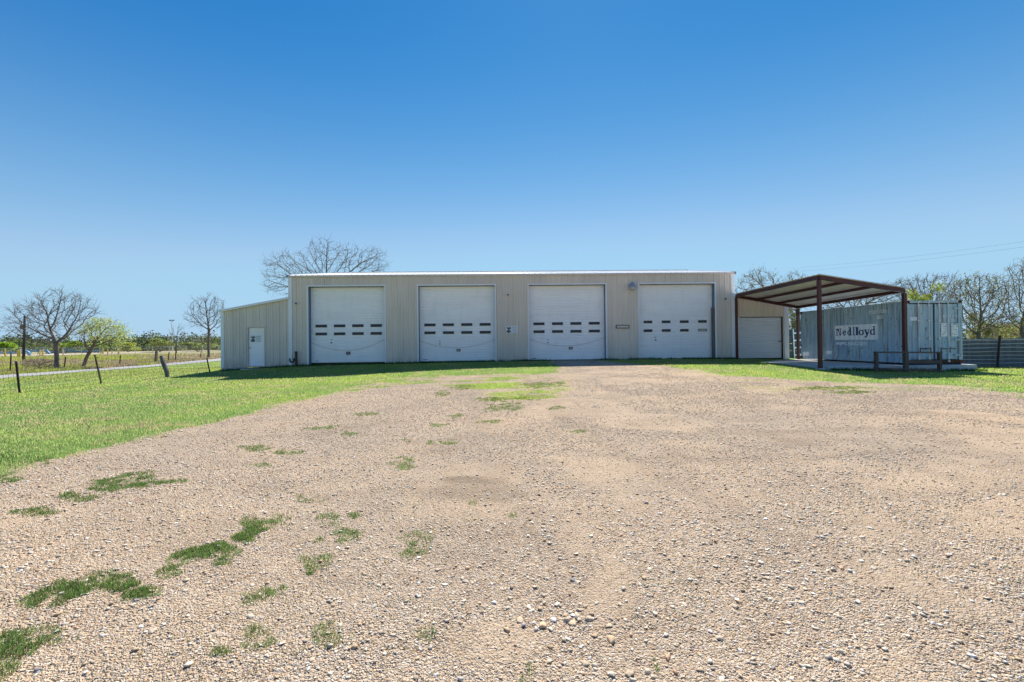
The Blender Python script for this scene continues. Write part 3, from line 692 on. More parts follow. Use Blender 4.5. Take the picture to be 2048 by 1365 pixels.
def sign(px0, px1, py0, py1, Y, lab):
    a = at(px0, py0, Y); c = at(px1, py1, Y); x0, x1, z1, z0 = a[0], c[0], a[2], c[2]; W_, H_ = x1-x0, z1-z0
    s_ = empty('notice_sign', (x0+W_/2, Y, z0), label=lab, cat='sign', group='small white notices with a dark emblem')
    m = MB(); m.box(x0, x1, Y-.006, Y, z0, z1); m.m = 1; yy = Y-.009
    def rc(u0, u1, v0, v1): m.box(x0+W_*u0, x0+W_*u1, yy, yy+.002, z0+H_*v0, z0+H_*v1)
    # emblem: a round base with branching shapes above it
    n = 20; oc = [(x0+W_*.25+W_*.185*cos(2*pi*k/n), yy, z0+H_*.26+H_*.19*sin(2*pi*k/n)) for k in range(n)]
    ic = [(x0+W_*.25+W_*.10*cos(2*pi*k/n), yy, z0+H_*.27+H_*.045*sin(2*pi*k/n)) for k in range(n)]
    m.add(oc+ic, [(k, (k+1) % n, n+(k+1) % n, n+k) for k in range(n)]); rc(.21, .29, .08, .62)
    for dx_, dz_ in ((-.16, .20), (-.08, .30), (.06, .30), (.15, .24), (.17, .10)):
        m.bar((x0+W_*.25, yy, z0+H_*.55), (x0+W_*(.25+dx_), yy, z0+H_*(.55+dz_)), W_*.045, .002, up=(0, 1, 0))
        m.lathe((x0+W_*(.25+dx_), yy, z0+H_*(.55+dz_)), [(W_*.035, .001), (W_*.035, -.001)], 8, 'y')
    r_ = random.Random(4)
    for (u0, u1, v) in ((.50, .93, .76), (.50, .95, .48), (.60, .86, .20)):     # three short lines of small lettering
        u = u0
        while u < u1-.02:
            wl_ = r_.uniform(.018, .03)
            if r_.random() > .14:
                rc(u, u+wl_*.35, v-.05, v+.07)
                if r_.random() > .4: rc(u, u+wl_, v+.045, v+.07)
                if r_.random() > .4: rc(u, u+wl_, v-.05, v-.025)
                if r_.random() > .5: rc(u+wl_*.65, u+wl_, v-.05, v+.07)
            u += wl_+.012
    m.build('panel', [M['white'], M['ink']], s_)
sign(500.5, 523, 671, 685, 23.105, 'small white notice with dark emblem on the walk-in door')
sign(1011, 1036, 652.5, 667, 22.955, 'small white notice with dark emblem on the beige wall between two bay doors')
a = at(1232, 650.5, 22.96); c = at(1258.5, 657, 22.96)
m = MB(); x0, x1, z1, z0 = a[0], c[0], a[2], c[2]; m.m = 0
m.box(x0, x1, 22.925, 22.97, z1-.035, z1); m.box(x0, x1, 22.925, 22.97, z0, z0+.035); m.box(x0, x0+.03, 22.925, 22.97, z0+.035, z1-.035); m.box(x1-.03, x1, 22.925, 22.97, z0+.035, z1-.035)
m.m = 1; m.box(x0+.03, x1-.03, 22.945, 22.96, z0+.035, z1-.035)
tag(m.build('letter_slot', [M['black'], M['wall']]), 'narrow dark framed letter slot in the wall beneath the barn light', 'letter slot')
# black drain pipe with a crooked elbow at the corner
x, y, z = wall_pt(592, 728, 22.8)
dp = empty('drain_pipe', (x, 22.8, -.15), label='short black standpipe with hooked trap beside the first bay door', cat='pipe')
m = MB(); m.tube([(x, 22.82, -.25), (x, 22.82, .62)], .062, 12); m.lathe((x, 22.82, .62), [(.075, 0), (.075, .07), (.05, .09)], 12); m.build('standpipe', M['black'], dp)
pts = [(x, 22.82, .33), (x-.10, 22.80, .30)]+[(x-.22+.11*cos(radians(t_)), 22.80, .24+.11*sin(radians(t_))-.02) for t_ in (30, 0, -40, -90, -140, -180)]+[(x-.33, 22.80, .33)]
m = MB(); m.tube(pts, .04, 10); m.build('trap', M['black'], dp, smooth=True)

# ------------------------------------------------------------------ canopy
cp = empty('steel_canopy', (14.8, 19.8, -.08), label='maroon steel carport canopy with a white sheet roof sloping down to the right', cat='canopy')
A, B_, C_, D_ = (13.16, 22.95, 3.52), (12.97, 16.62, 3.55), (16.50, 16.60, 2.98), (16.66, 22.95, 2.86)
feet = {0: -.08, 1: -.16, 2: -.2, 3: -.08}
for k, (p, s_) in enumerate(((A, .12), (B_, .125), (C_, .125), (D_, .12))):
    m = MB(); m.box(p[0]-s_/2, p[0]+s_/2, p[1]-s_/2, p[1]+s_/2, feet[k]+.015, p[2]-.09); m.build('post', M['maroon'], cp, bevel=.01)
    m = MB(); m.box(p[0]-s_/2-.06, p[0]+s_/2+.06, p[1]-s_/2-.06, p[1]+s_/2+.06, feet[k]-.25, feet[k]+.013); m.build('base_plate', M['conc'], cp)
def L(p, q, t): return tuple(p[i]+(q[i]-p[i])*t for i in range(3))
for p, q in ((A, B_), (B_, C_), (A, D_), (D_, C_)):
    m = MB(); m.bar(p, q, .11, .15); m.build('beam', M['maroon'], cp, bevel=.006)
for t_ in (1/3, 2/3):
    m = MB(); a = L(A, D_, t_); c = L(B_, C_, t_); m.bar((a[0], a[1]-.08, a[2]+.01), (c[0], c[1]+.08, c[2]+.01), .08, .12); m.build('purlin', M['maroon'], cp)
m = MB()      # sheet with ribs running down the slope
a0, a1, d0, d1 = Vector(B_), Vector(A), Vector(C_), Vector(D_); up = Vector((0, 0, .10))
yy0, yy1 = 16.48, 23.05; br = rib_breaks(yy0, yy1)
def lerpY(y_): t_ = (y_-16.6)/(22.95-16.6); return t_
for u, v in zip(br[:-1], br[1:]):
    q = []
    for y_, e in ((u, 1e-5), (v, -1e-5)):
        t_ = lerpY(y_); l_ = a0.lerp(a1, t_); r_ = d0.lerp(d1, t_); dx = (r_-l_).normalized(); l_ = l_-dx*.10; r_ = r_+dx*.16
        l_.y = r_.y = y_; h_ = rib(y_+e, .305, .03); q += [l_+up+Vector((0, 0, h_)), r_+up+Vector((0, 0, h_))]
    m.add([q[0], q[1], q[3], q[2]], [(0, 1, 2, 3)])
m.build('roof_sheet', M['deck'], cp)

# ------------------------------------------------------------------ shipping container
KX0, KX1, KY0, KY1, KZ0, KZ1 = 16.68, 19.08, 16.72, 22.78, .0, 2.585
kc = empty('shipping_container', ((KX0+KX1)/2, KY0, KZ0), label='rusty blue-grey steel shipping container with white lettered panel beside the canopy', cat='shipping container')
def corr(y_, d=.028, step=.278):
    t_ = ((y_-KY0)/step) % 1.0; return float(np.interp(t_, [0, .25, .38, .62, .75, 1.0], [0, 0, 1, 1, 0, 0]))*d
def corr_breaks(y0, y1, step=.278):
    out = [y0, y1]; n = -1
    while KY0+n*step < y1+step:
        out += [KY0+(n+k)*step for k in (.25, .38, .62, .75) if y0 < KY0+(n+k)*step < y1]; n += 1
    return sorted(out)
m = MB(); ysb = corr_breaks(KY0+.16, KY1-.12)
for side in (0, 1):
    for a, c in zip(ysb[:-1], ysb[1:]):
        xa, xc = (KX0+.012+corr(a), KX0+.012+corr(c)) if side == 0 else (KX1-.012-corr(a), KX1-.012-corr(c))
        m.add([(xa, a, .14), (xc, c, .14), (xc, c, KZ1-.06), (xa, a, KZ1-.06)], [(0, 1, 2, 3)])
m.box(KX0+.05, KX1-.05, KY1-.06, KY1-.02, .1, KZ1-.05); m.box(KX0+.04, KX1-.04, KY0+.16, KY1-.05, .10, .14)
m.build('side_panel', M['container'], kc)
m = MB(); n_ = 44
for k in range(n_):      # roof with cross ribs
    y0 = KY0+.16+(KY1-KY0-.26)*k/n_; y1 = KY0+.16+(KY1-KY0-.26)*(k+1)/n_; z_ = KZ1-.008-(.02 if k % 2 else 0)
    m.box(KX0+.03, KX1-.03, y0, y1, z_-.02, z_)
m.build('roof_panel', M['container'], kc)
m = MB()
for xx in (KX0, KX1-.06): m.box(xx, xx+.06, KY0+.16, KY1-.16, KZ1-.06, KZ1-.003); m.box(xx-.002, xx+.062, KY0+.16, KY1-.16, 0.002, .14)
m.build('rail', M['container'], kc, bevel=.006)
for xx in (KX0+.003, KX1-.163):
    for yy in (KY0+.003, KY1-.163):
        m = MB(); m.box(xx+.004, xx+.156, yy+.004, yy+.156, .122, KZ1-.122); m.build('corner_post', M['container'], kc, bevel=.01)
    for yy in (KY0-.004, KY1-.16):
        for zz in (0, KZ1-.118): m = MB(); m.box(xx-.006, xx+.166, yy, yy+.17, zz-.004, zz+.122); m.build('corner_casting', M['rust'], kc, bevel=.012)
m = MB(); m.box(KX0+.165, KX1-.165, KY0+.0, KY0+.12, KZ1-.105, KZ1-.005); m.build('door_header', M['container'], kc)
m = MB(); m.box(KX0+.165, KX1-.165, KY0+.02, KY0+.12, .004, .115); m.build('door_sill', M['rust'], kc)
m = MB(); m.box(KX0+.165, KX1-.165, KY0+.10, KY0+.11, .115, KZ1-.105); m.build('door_gasket', M['dark'], kc)
kxm = (KX0+KX1)/2+.02
for s_, (xa, xb) in enumerate(((KX0+.165, kxm-.045), (kxm+.045, KX1-.20))):
    m = MB(); brx = sorted(set([xa, xb]+[xa+(xb-xa)*q for q in (.06, .09, .30, .34, .62, .66, .90, .93)]))
    off = [0, 0, .03, .03, 0, 0, .03, .03, 0, 0]; dz0, dz1 = .145, KZ1-.145
    for i in range(len(brx)-1):
        m.add([(brx[i], KY0+.035+off[i], dz0), (brx[i+1], KY0+.035+off[i+1], dz0), (brx[i+1], KY0+.035+off[i+1], dz1), (brx[i], KY0+.035+off[i], dz1)], [(0, 1, 2, 3)])
    m.box(xa, xb, KY0+.07, KY0+.09, dz0, dz1)
    dd = m.build('container_door', M['container'], kc)
    for q in (.36, .80) if s_ == 0 else (.15, .56):
        rx = xa+(xb-xa)*q; m = MB(); m.tube([(rx, KY0-.005, .03), (rx, KY0-.005, KZ1-.03)], .019, 8)
        for zz in (.06, .22, 1.0, 1.75, KZ1-.20, KZ1-.06): m.box(rx-.04, rx+.04, KY0-.022, KY0+.035, zz-.03, zz+.03)
        lr_ = m.build('lock_rod', M['lamp2'] if 'lamp2' in M else M['galv'], dd)
        m = MB(); m.bar((rx+.01, KY0-.03, .62), (rx+.30 if q < .7 else rx-.30, KY0-.03, .57), .012, .03); m.bar((rx+.02, KY0-.025, .62), (rx+.04, KY0-.025, .42), .03, .014); m.build('handle', M['rust'], dd)
    hx = xa if s_ == 0 else xb
    for zz in (.32, .95, 1.6, 2.25):
        m = MB(); m.box(hx-.12 if s_ == 0 else hx-.14, hx+.10 if s_ == 0 else hx+.18, KY0-.012, KY0+.034, zz-.035, zz+.035); m.build('hinge', M['container'], dd)
# painted panels and lettering
def text_me(s_, size, bold=0.0):
    cu = bpy.data.curves.new('lettering', 'FONT'); cu.body = s_; cu.size = size; cu.offset = bold; cu.resolution_u = 3
    o = bpy.data.objects.new('lettering', cu); COL.objects.link(o); bpy.context.view_layer.update()
    me_ = bpy.data.meshes.new_from_object(o); bpy.data.objects.remove(o); bpy.data.curves.remove(cu); return me_
def fit(me_, w_, h_):
    co = np.array([v.co[:] for v in me_.vertices]); lo, hi = co.min(0), co.max(0); s_ = (w_/(hi[0]-lo[0]), h_/(hi[1]-lo[1]))
    for v in me_.vertices: v.co = ((v.co.x-lo[0])*s_[0], (v.co.y-lo[1])*s_[1], 0)
    return me_
def on_side(me_, y_left, z0, lift, name, mat, thick=.0015):
    """mesh drawn in (u right, v up) put on the corrugated left side; u runs from the far end towards the doors"""
    bm = bmesh.new(); bm.from_mesh(me_)
    for v in bm.verts: v.co = Vector((0, y_left-v.co.x, z0+v.co.y))
    ymin = min(v.co.y for v in bm.verts); ymax = max(v.co.y for v in bm.verts)
    for yb_ in corr_breaks(ymin, ymax)[1:-1]:
        bmesh.ops.bisect_plane(bm, geom=bm.verts[:]+bm.edges[:]+bm.faces[:], plane_co=(0, yb_, 0), plane_no=(0, 1, 0))
    for v in bm.verts: v.co.x = KX0+.012+corr(v.co.y)-lift
    out = bpy.data.meshes.new(name); bm.to_mesh(out); bm.free(); out.materials.append(mat)
    for v in out.vertices: v.co = v.co-kc.location
    return link_mesh(name, out, kc)
def quad_me(w_, h_):
    me_ = bpy.data.meshes.new('panel'); me_.from_pydata([(0, 0, 0), (w_, 0, 0), (w_, h_, 0), (0, h_, 0)], [], [(0, 1, 2, 3)]); return me_
def side_yz(px, py):
    d = _F*FPX+_R*(px-1024)+_U*(682.5-py); t_ = (KX0-_C[0])/d[0]; p = _C+d*t_; return p[1], p[2]
yl, zt = side_yz(1668, 652); yr, zb = side_yz(1755, 680); zt2 = side_yz(1755, 648)[1]
zt = (zt+zt2)/2; zb = (side_yz(1668, 680.5)[1]+side_yz(1755, 679.5)[1])/2
PW, PH = yl-yr, zt-zb
on_side(quad_me(PW, PH), yl, zb, .003, 'name_panel', M['panel'])
def slab_word():
    """bold slab-serif word, drawn letter by letter"""
    m = MB(); X = 0.0
    def R(x0, x1, z0, z1): m.add([(x0, z0, 0), (x1, z0, 0), (x1, z1, 0), (x0, z1, 0)], [(0, 1, 2, 3)])
    def ring(cx, cz, rx, rz, hx, hz, a0=0, a1=360, n=28):
        o = []; i = []
        for k in range(n+1):
            a = radians(a0+(a1-a0)*k/n); o.append((cx+rx*cos(a), cz+rz*sin(a), 0)); i.append((cx+hx*cos(a), cz+hz*sin(a), 0))
        m.add(o+i, [(k, k+1, n+2+k, n+1+k) for k in range(n)])
    s_, t_ = .30, .10       # stem, serif
    # N
    R(.10, .24, 0, 1.32); R(.86, 1.00, 0, 1.32); m.add([(.10, 1.32, 0), (.42, 1.32, 0), (1.0, 0, 0), (.78, 0, 0)], [(0, 3, 2, 1)]); R(-.02, .36, 0, t_); R(-.02, .30, 1.32-t_, 1.32); R(.72, 1.12, 1.32-t_, 1.32)
    X = 1.24
    ring(X+.42, .48, .42, .50, .15, .38, 20, 335); R(X+.05, X+.82, .46, .58); X += .96      # e
    ring(X+.40, .48, .40, .50, .13, .36); R(X+.52, X+.52+s_, 0, 1.5); R(X+.36, X+.6, 1.5-t_, 1.5); R(X+.7, X+.94, 0, t_); X += 1.06   # d
    for _ in range(2): R(X+.1, X+.1+s_, 0, 1.5); R(X-.02, X+.2, 1.5-t_, 1.5); R(X-.02, X+.52, 0, t_); X += .60   # l l
    ring(X+.44, .48, .44, .50, .16, .36); X += 1.00      # o
    m.add([(X+.04, .98, 0), (X+.36, .98, 0), (X+.60, .18, 0), (X+.42, .0, 0)], [(0, 3, 2, 1)]); m.add([(X+.72, .98, 0), (X+.86, .98, 0), (X+.44, -.42, 0), (X+.26, -.42, 0)], [(0, 3, 2, 1)])
    R(X-.04, X+.46, .98-t_, .98); R(X+.60, X+.98, .98-t_, .98); ring(X+.22, -.34, .15, .13, .0, .0); X += 1.04   # y
    ring(X+.40, .48, .40, .50, .13, .36); R(X+.52, X+.52+s_, 0, 1.5); R(X+.36, X+.6, 1.5-t_, 1.5); R(X+.7, X+.94, 0, t_)   # d
    me_ = bpy.data.meshes.new('word'); me_.from_pydata(m.v, [], m.f); return me_
on_side(fit(slab_word(), PW*.91, PH*.72), yl-PW*.045, zb+PH*.13, .0055, 'name_lettering', M['letter_blue'])
ya_, za_ = side_yz(1671, 692); yb_, zb_ = side_yz(1733, 691)
on_side(fit(text_me('www.ponl.com', 1, .035), ya_-yb_, .30), ya_, (za_+zb_)/2-.06, .004, 'web_address', M['letter_white'])
ya_, za_ = side_yz(1738, 630); yb_, zb_ = side_yz(1777, 625)
on_side(fit(text_me('PONU 171318 1', 1, .045), ya_-yb_, .17), ya_, (za_+zb_)/2, .004, 'serial_number', M['letter_white'])
ya_, za_ = side_yz(1753, 637); yb_, zb_ = side_yz(1765, 637)
on_side(fit(text_me('22G1', 1, .045), ya_-yb_, .15), ya_, zb_-.02, .004, 'size_code', M['letter_white'])
for (p0, p1, q0, q1) in ((1652, 1663, 702, 709), (1604, 1617, 704, 713)):
    ya_, z1_ = side_yz(p0, q0); yb_, z0_ = side_yz(p1, q1); on_side(quad_me(ya_-yb_, max(.1, z1_-z0_)), ya_, z0_, .003, 'pale_patch', M['panel'])
def on_door(me_, px, py, name, mat, yoff=.03):
    p = at(px, py, KY0+yoff)
    for v in me_.vertices: v.co = Vector((p[0]+v.co.x, p[1]+v.co.z, p[2]+v.co.y))-kc.location
    me_.materials.clear(); me_.materials.append(mat)
    for v in me_.vertices: pass
    return link_mesh(name, me_, kc)
sx = KY0/FPX
on_door(fit(text_me('PONU 171318', 1, .02), 36*sx, 6*sx), 1886, 636, 'serial_number', M['letter_white'])
on_door(fit(text_me('22G1', 1, .02), 10*sx, 6*sx), 1902, 644.5, 'size_code', M['letter_white'])
on_door(quad_me(14.5*sx, 8*sx), 1820.5, 642, 'pale_patch', M['letter_white'])
r_ = random.Random(9)
for (u0, u1) in ((1884, 1894), (1904.5, 1914.5)):
    m = MB(); a = at(u0-1.5, 673.5, KY0+.03); c = at(u0+12, 647, KY0+.03); m.add([(a[0], a[1], a[2]), (c[0], a[1], a[2]), (c[0], a[1], c[2]), (a[0], a[1], c[2])], [(0, 1, 2, 3)]); m.m = 1
    for k in range(7):
        v = 649.5+k*3.3; u = u0
        while u < u1:
            w_ = r_.uniform(.6, 1.6); a = at(u, v, KY0+.026); c = at(u+w_, v+1.1, KY0+.026)
            if r_.random() > .35: m.add([(a[0], a[1], a[2]), (c[0], a[1], a[2]), (c[0], a[1], c[2]), (a[0], a[1], c[2])], [(0, 1, 2, 3)])
            u += w_+.5
    m.build('data_panel', [M['panel'], M['ink']], kc)
# rusty blocks under the container
for i, (y0, lab) in enumerate(((17.9, 'rust-stained timber block under the container, nearest the doors'), (20.9, 'rust-stained timber block under the container, towards its far end'))):
    m = MB(); m.box(KX0-.03, KX0+.38, y0-.22, y0+.22, -.074, -.006); tag(m.build('support_block', M['bark_dark'], bevel=.008), lab, 'block', 'blocks under the container')
m = MB(); m.box(KX0+.1, KX1-.02, KY0+.05, KY0+.28, -.074, -.006); tag(m.build('support_beam', M['bark_dark'], bevel=.008), 'dark timber bearer under the door end of the container', 'beam')

# low railing in front of the container
ry = 15.75
hp = empty('hitching_rail', (15, ry, g1(15, ry)), label='low weathered brown timber rail with three posts in front of the container', cat='railing')
def RP(px, py, Y=ry): p = at(px, py, Y); return (float(p[0]), Y, float(p[2]))
for px in (1752, 1811, 1878.5):
    p = RP(px, 705); m = MB(); wd = .10 if px != 1811 else .14; m.box(p[0]-wd/2, p[0]+wd/2, ry-.06, ry+.06, -.6, p[2]-.03); m.build('post', M['rail'], hp, bevel=.008)
a, c = RP(1749, 705), RP(1882, 705.5); m = MB(); m.bar(a, c, .12, .06); m.build('top_rail', M['rail'], hp, bevel=.006)
a, c = RP(1811, 724, ry-.08), RP(1879, 724.5, ry-.08); m = MB(); m.bar(a, c, .04, .13); m.build('middle_rail', M['rail'], hp, bevel=.006)
a, c = RP(1754, 737.5, ry), RP(1876, 742, ry); m = MB(); m.bar(a, c, .22, .07); m.build('bottom_board', M['rail'], hp, bevel=.006)

# blue crates and pole behind the canopy
for k in range(4):
    z0 = -.085+k*.44; cx, cy = 17.98+.02*(k % 2), 25.0
    cr = empty('blue_crate', (cx, cy, z0), .03*(k-1.5), label='blue plastic crate behind the canopy, '+['at the bottom of its stack', 'second from the ground', 'third from the ground', 'topmost of its stack'][k], cat='crate', group='stacked blue crates')
    m = MB(); x0, x1, y0, y1 = cx-.5, cx+.5, cy-.4, cy+.4
    m.box(x0, x1, y0, y0+.03, z0+.02, z0+.40); m.box(x0, x1, y1-.03, y1, z0+.02, z0+.40); m.box(x0, x0+.03, y0+.03, y1-.03, z0+.02, z0+.40); m.box(x1-.03, x1, y0+.03, y1-.03, z0+.02, z0+.40); m.box(x0+.03, x1-.03, y0+.03, y1-.03, z0+.02, z0+.05)
    for q in range(6): xx = x0+.04+q*.18; m.box(xx, xx+.03, y0-.02, y0, z0+.03, z0+.35)
    m.build('body', M['crate'], cr)
    m = MB(); m.box(x0-.02, x1+.02, y0-.03, y0+.04, z0+.38, z0+.43); m.box(x0-.02, x1+.02, y1-.04, y1+.03, z0+.38, z0+.43); m.box(x0-.02, x0+.04, y0+.04, y1-.04, z0+.38, z0+.43); m.box(x1-.04, x1+.02, y0+.04, y1-.04, z0+.38, z0+.43); m.build('rim', M['crate'], cr)
    m = MB(); m.box(cx-.05, cx+.18, y0-.026, y0-.021, z0+.16, z0+.27); m.build('label_plate', M['letter_white'], cr); m = MB(); m.box(cx-.40, cx-.24, y0-.026, y0-.021, z0+.16, z0+.24); m.build('label_plate', M['letter_white'], cr)
m = MB(); m.tube([(17.42, 24.3, -.08), (17.50, 24.5, 1.68)], .028, 8); tag(m.build('white_pole', M['white']), 'thin white pole leaning on the blue crates', 'pole')

# ------------------------------------------------------------------ right-hand fence
FY = 19.3
fc = empty('board_fence', (24, FY, -.4), label='grey weathered board fence with horizontal white pipe rails right of the container', cat='fence')
m = MB(); x = 19.55; r_ = random.Random(3)
while x < 34:
    w_ = r_.uniform(.12, .2); zt_ = .98+r_.uniform(-.03, .03); m.box(x, x+w_-.012, FY+.12, FY+.14+r_.uniform(0, .012), g1(x, FY)-.1, zt_); x += w_
m.build('boards', M['board'], fc)
for k in range(7):
    z_ = -.20+k*.185
    m = MB(); m.tube([(19.5+q*.8, FY, z_+.012*sin(q*2.1+k)) for q in range(19)], .015, 6); m.build('pipe_rail', M['galv'], fc)
m = MB(); m.tube([(20.3+q*.5, FY-.03, .62-.10*sin(pi*q/9)) for q in range(10)], .008, 5); m.build('slack_wire', M['galv'], fc)
for xx, dx in ((21.45, .22), (23.75, -.16), (27.2, .05)):
    m = MB(); m.bar((xx-dx/2-.08, FY-.08, 1.12), (xx+dx/2-.08, FY-.08, -.5), .06, .06); m.build('post', M['post'], fc)

# ------------------------------------------------------------------ left wire fence
def gp(px, py): p = gnd(px, py); return p
wf = empty('wire_fence', tuple(gp(206, 768)), label='sagging wire mesh fence on leaning rusty posts between the lawn and the road', cat='fence')
wpos = []
for (bx, by, tx, ty, r_, mat, nm) in ((42, 787, 33, 723, .035, 'post', 'fence_post'), (206, 768, 190, 710, .035, 'post', 'fence_post'), (336, 755, 322, 712, .11, 'wood', 'timber_post'), (422, 745, 414, 717, .035, 'post', 'fence_post')):
    b0 = gp(bx, by); t0 = at(tx, ty, b0[1]+.05); m = MB()
    if nm == 'timber_post':
        m.tube([tuple(b0-np.array([0, 0, .2])), tuple(b0+(t0-b0)*.3+np.array([.03, 0, 0])), tuple(b0+(t0-b0)*.7), tuple(t0)], [.08, .10, .10, .07], 9)
        o = m.build(nm, M[mat], wf); o['label'] = 'thick weathered timber post leaning left'
    else:
        m.bar(tuple(b0-np.array([0, 0, .3])), tuple(t0), .045, .025); m.bar(tuple(b0-np.array([0, .03, .3])), tuple(t0-np.array([0, .03, 0])), .015, .04); m.build(nm, M[mat], wf)
    wpos.append((b0, t0))
first = wpos[0]; st_ = np.array([first[0][0]+.2, first[0][1]-4.5, 0]); st_[2] = g1(st_[0], st_[1])
line = [(st_, st_+np.array([-.15, 0, 1.15]))]+wpos
m = MB()
for (b0, t0), (b1, t1) in zip(line[:-1], line[1:]):
    Lg = np.linalg.norm(b1-b0); nv = int(Lg/.16)
    for k in range(nv):
        u = k/nv; lo = b0+(b1-b0)*u; hi = t0+(t1-t0)*u; sag = .12*sin(pi*u); lo = lo.copy(); lo[2] = g1(lo[0], lo[1])+.02; hi = lo+(hi-lo)*(.92-sag); m.tube([tuple(lo), tuple(hi)], .0046, 3, False)
    for q in range(8):
        f = q/7; pts = []
        for k in range(9):
            u = k/8; lo = b0+(b1-b0)*u; lo[2] = g1(lo[0], lo[1])+.02; hi = t0+(t1-t0)*u; sag = .12*sin(pi*u); pts.append(tuple(lo+(hi-lo)*(f*(.92-sag))))
        m.tube(pts, .0046, 3, False)
m.build('wire_mesh', M['wire'], wf)
# fence beyond the road
ff = empty('roadside_fence', tuple(gp(239, 731)), label='low strand wire fence with thin rusty posts on the far side of the road', cat='fence')
tops = []
for (bx, by, tx, ty, wd, mat) in ((-60, 752, -57, 712, .07, 'post'), (20, 745, 22, 708, .07, 'post'), (128, 738, 131, 714, .08, 'post'), (239, 731.5, 241, 710.5, .08, 'post'), (311, 725.5, 313, 701, .24, 'wood'), (336, 722, 338, 705, .09, 'post'), (351, 722.5, 352, 690, .10, 'post'), (400.5, 717, 402.5, 702, .09, 'post'), (470, 712, 472, 697, .09, 'post')):
    b0 = gp(bx, by); t0 = at(tx, ty, b0[1]); m = MB(); m.bar(tuple(b0-np.array([0, 0, .3])), tuple(t0), wd, wd); o = m.build('fence_post', M[mat], ff)
    if mat == 'wood': o['label'] = 'stout dark timber post'
    tops.append((b0, t0))
for f in (.35, .65, .92):
    m = MB(); m.tube([tuple(a+(np.array([a[0], a[1], a[2]+1.15])-a)*f) for a, c in tops], .006, 3, False); m.build('wire', M['wire'], ff)

# ------------------------------------------------------------------ far yard: bollards, pipework, chain-link fence, poles
BOL = [(10, 699.5, 713), (36, 701, 715), (39.5, 700, 716), (80, 701, 711), (85, 700, 711), (126.5, 700, 710), (206, 697.5, 708), (215.5, 700, 708), (237.5, 697, 708.5), (202, 702, 708.5), (224, 702, 708.5), (306, 700, 705)]
blabs = ['at the photo\'s left edge', 'shorter of the leftmost close pair', 'taller of the leftmost close pair', 'left one of the pair before the bare tree', 'right one of the pair before the bare tree', 'just right of the bare tree trunk', 'behind the leaning green tree', 'small one between two taller bollards', 'tall one right of the leaning tree', 'small one left of the leaning tree\'s crown', 'small one right of the tall pair', 'lone one at the right end of the pale yard']
for (px, ty, by), lab in zip(BOL, blabs):
    b0 = gnd(px, by+.5); h = at(px, ty, b0[1])[2]-b0[2]; r_ = .16 if h > 1 else .11
    m = MB(); m.lathe((b0[0], b0[1], b0[2]-.1), [(r_, 0), (r_, h), (r_*.8, h+.08), (.03, h+.14)], 12)
    tag(m.build('bollard', M['yellow'], smooth=False), 'yellow bollard in the far yard, '+lab, 'bollard', 'yellow bollards round the far pipe yard')
def pipe_thing(pts, r_, mat, label, extra=()):
    w3 = []
    base = gnd(pts[0][0], pts[0][2] if len(pts[0]) > 2 else 710)
    Y = base[1]; P = [tuple(at(p[0], p[1], Y+(p[3] if len(p) > 3 else 0))) for p in pts]
    o = empty('pipeline', (P[0][0], Y, base[2]), label=label, cat='pipe', group='blue pipework in the far yard')
    m = MB(); m.tube(P, r_, 10); m.build('pipe', M[mat], o, smooth=True)
    m = MB()
    for p in (P[0], P[-1]): m = MB(); m.lathe(p, [(r_*1.5, -.06), (r_*1.5, .06)], 12, 'y', None); m.build('flange', M['pipe_dark'], o)
    for e in extra:
        m = MB() if e is extra[0] else m; q = at(e[0], e[1], Y-.3); m.tube([(q[0], q[1], base[2]), (q[0], q[1], q[2])], .09, 8); m.lathe((q[0], q[1], q[2]), [(.28, -.05), (.28, .05)], 12); m.build('riser', M['pipe_dark'], o); m = MB()
pipe_thing([(-70, 706, 709), (40, 706.2), (60, 706.5)], .30, 'pipe_blue', 'long straight blue pipe at the left end of the far yard', ((8, 703), (20, 700), (30, 702)))
pipe_thing([(40, 702.8, 712), (50, 702.2), (54, 703.5), (58, 707), (59.5, 713)], .34, 'pipe_blue', 'blue pipe bending down to the ground behind the utility pole')
pipe_thing([(60, 702.5, 709), (90, 702), (94, 703), (98, 706.5), (99.5, 711)], .34, 'pipe_blue', 'blue pipe bending down left of the bare tree trunk', ((84, 693), (92, 697), (76, 700)))
pipe_thing([(100, 705, 708), (190, 703), (203, 703)], .32, 'pipe_dark', 'grey-blue pipe run behind the bare and leaning trees', ((112, 699), (132, 694), (150, 700), (165, 698), (180, 699), (196, 699)))
pipe_thing([(125, 700, 706), (180, 699), (186, 701), (190, 706)], .22, 'pipe_blue', 'thin pale blue pipe above the grey-blue pipe run')
cf = empty('chain_link_fence', tuple(gnd(300, 701)), label='long grey chain-link fence behind the far pipe yard', cat='fence')
cps = []
p0 = np.array([-150.0, 100.0]); p1 = np.array([-60.0, 122.0]); p2 = np.array([-20., 128.])
P_ = [p0+(p1-p0)*k/24 for k in range(25)]+[p1+(p2-p1)*k/8 for k in range(1, 9)]
m = MB(); mm = MB()
for a, c in zip(P_[:-1], P_[1:]):
    for q in (.02, 1.0): mm.tube([(a[0], a[1], g1(*a)+2.0*q), (c[0], c[1], g1(*c)+2.0*q)], .03, 4, False)
    for k in range(10):
        u = a+(c-a)*k/10; v = a+(c-a)*(k+1)/10; za, zc = g1(*u), g1(*v)
        for q in range(5):
            mm.tube([(u[0], u[1], za+.4*q), (v[0], v[1], zc+.4*q+.4)], .010, 3, False); mm.tube([(u[0], u[1], za+.4*q+.4), (v[0], v[1], zc+.4*q)], .010, 3, False)
mm.build('mesh', M['galv'], cf)
for p in P_: m = MB(); z = g1(*p); m.tube([(p[0], p[1], z-.2), (p[0], p[1], z+2.1)], .045, 6); m.build('post', M['galv'], cf)
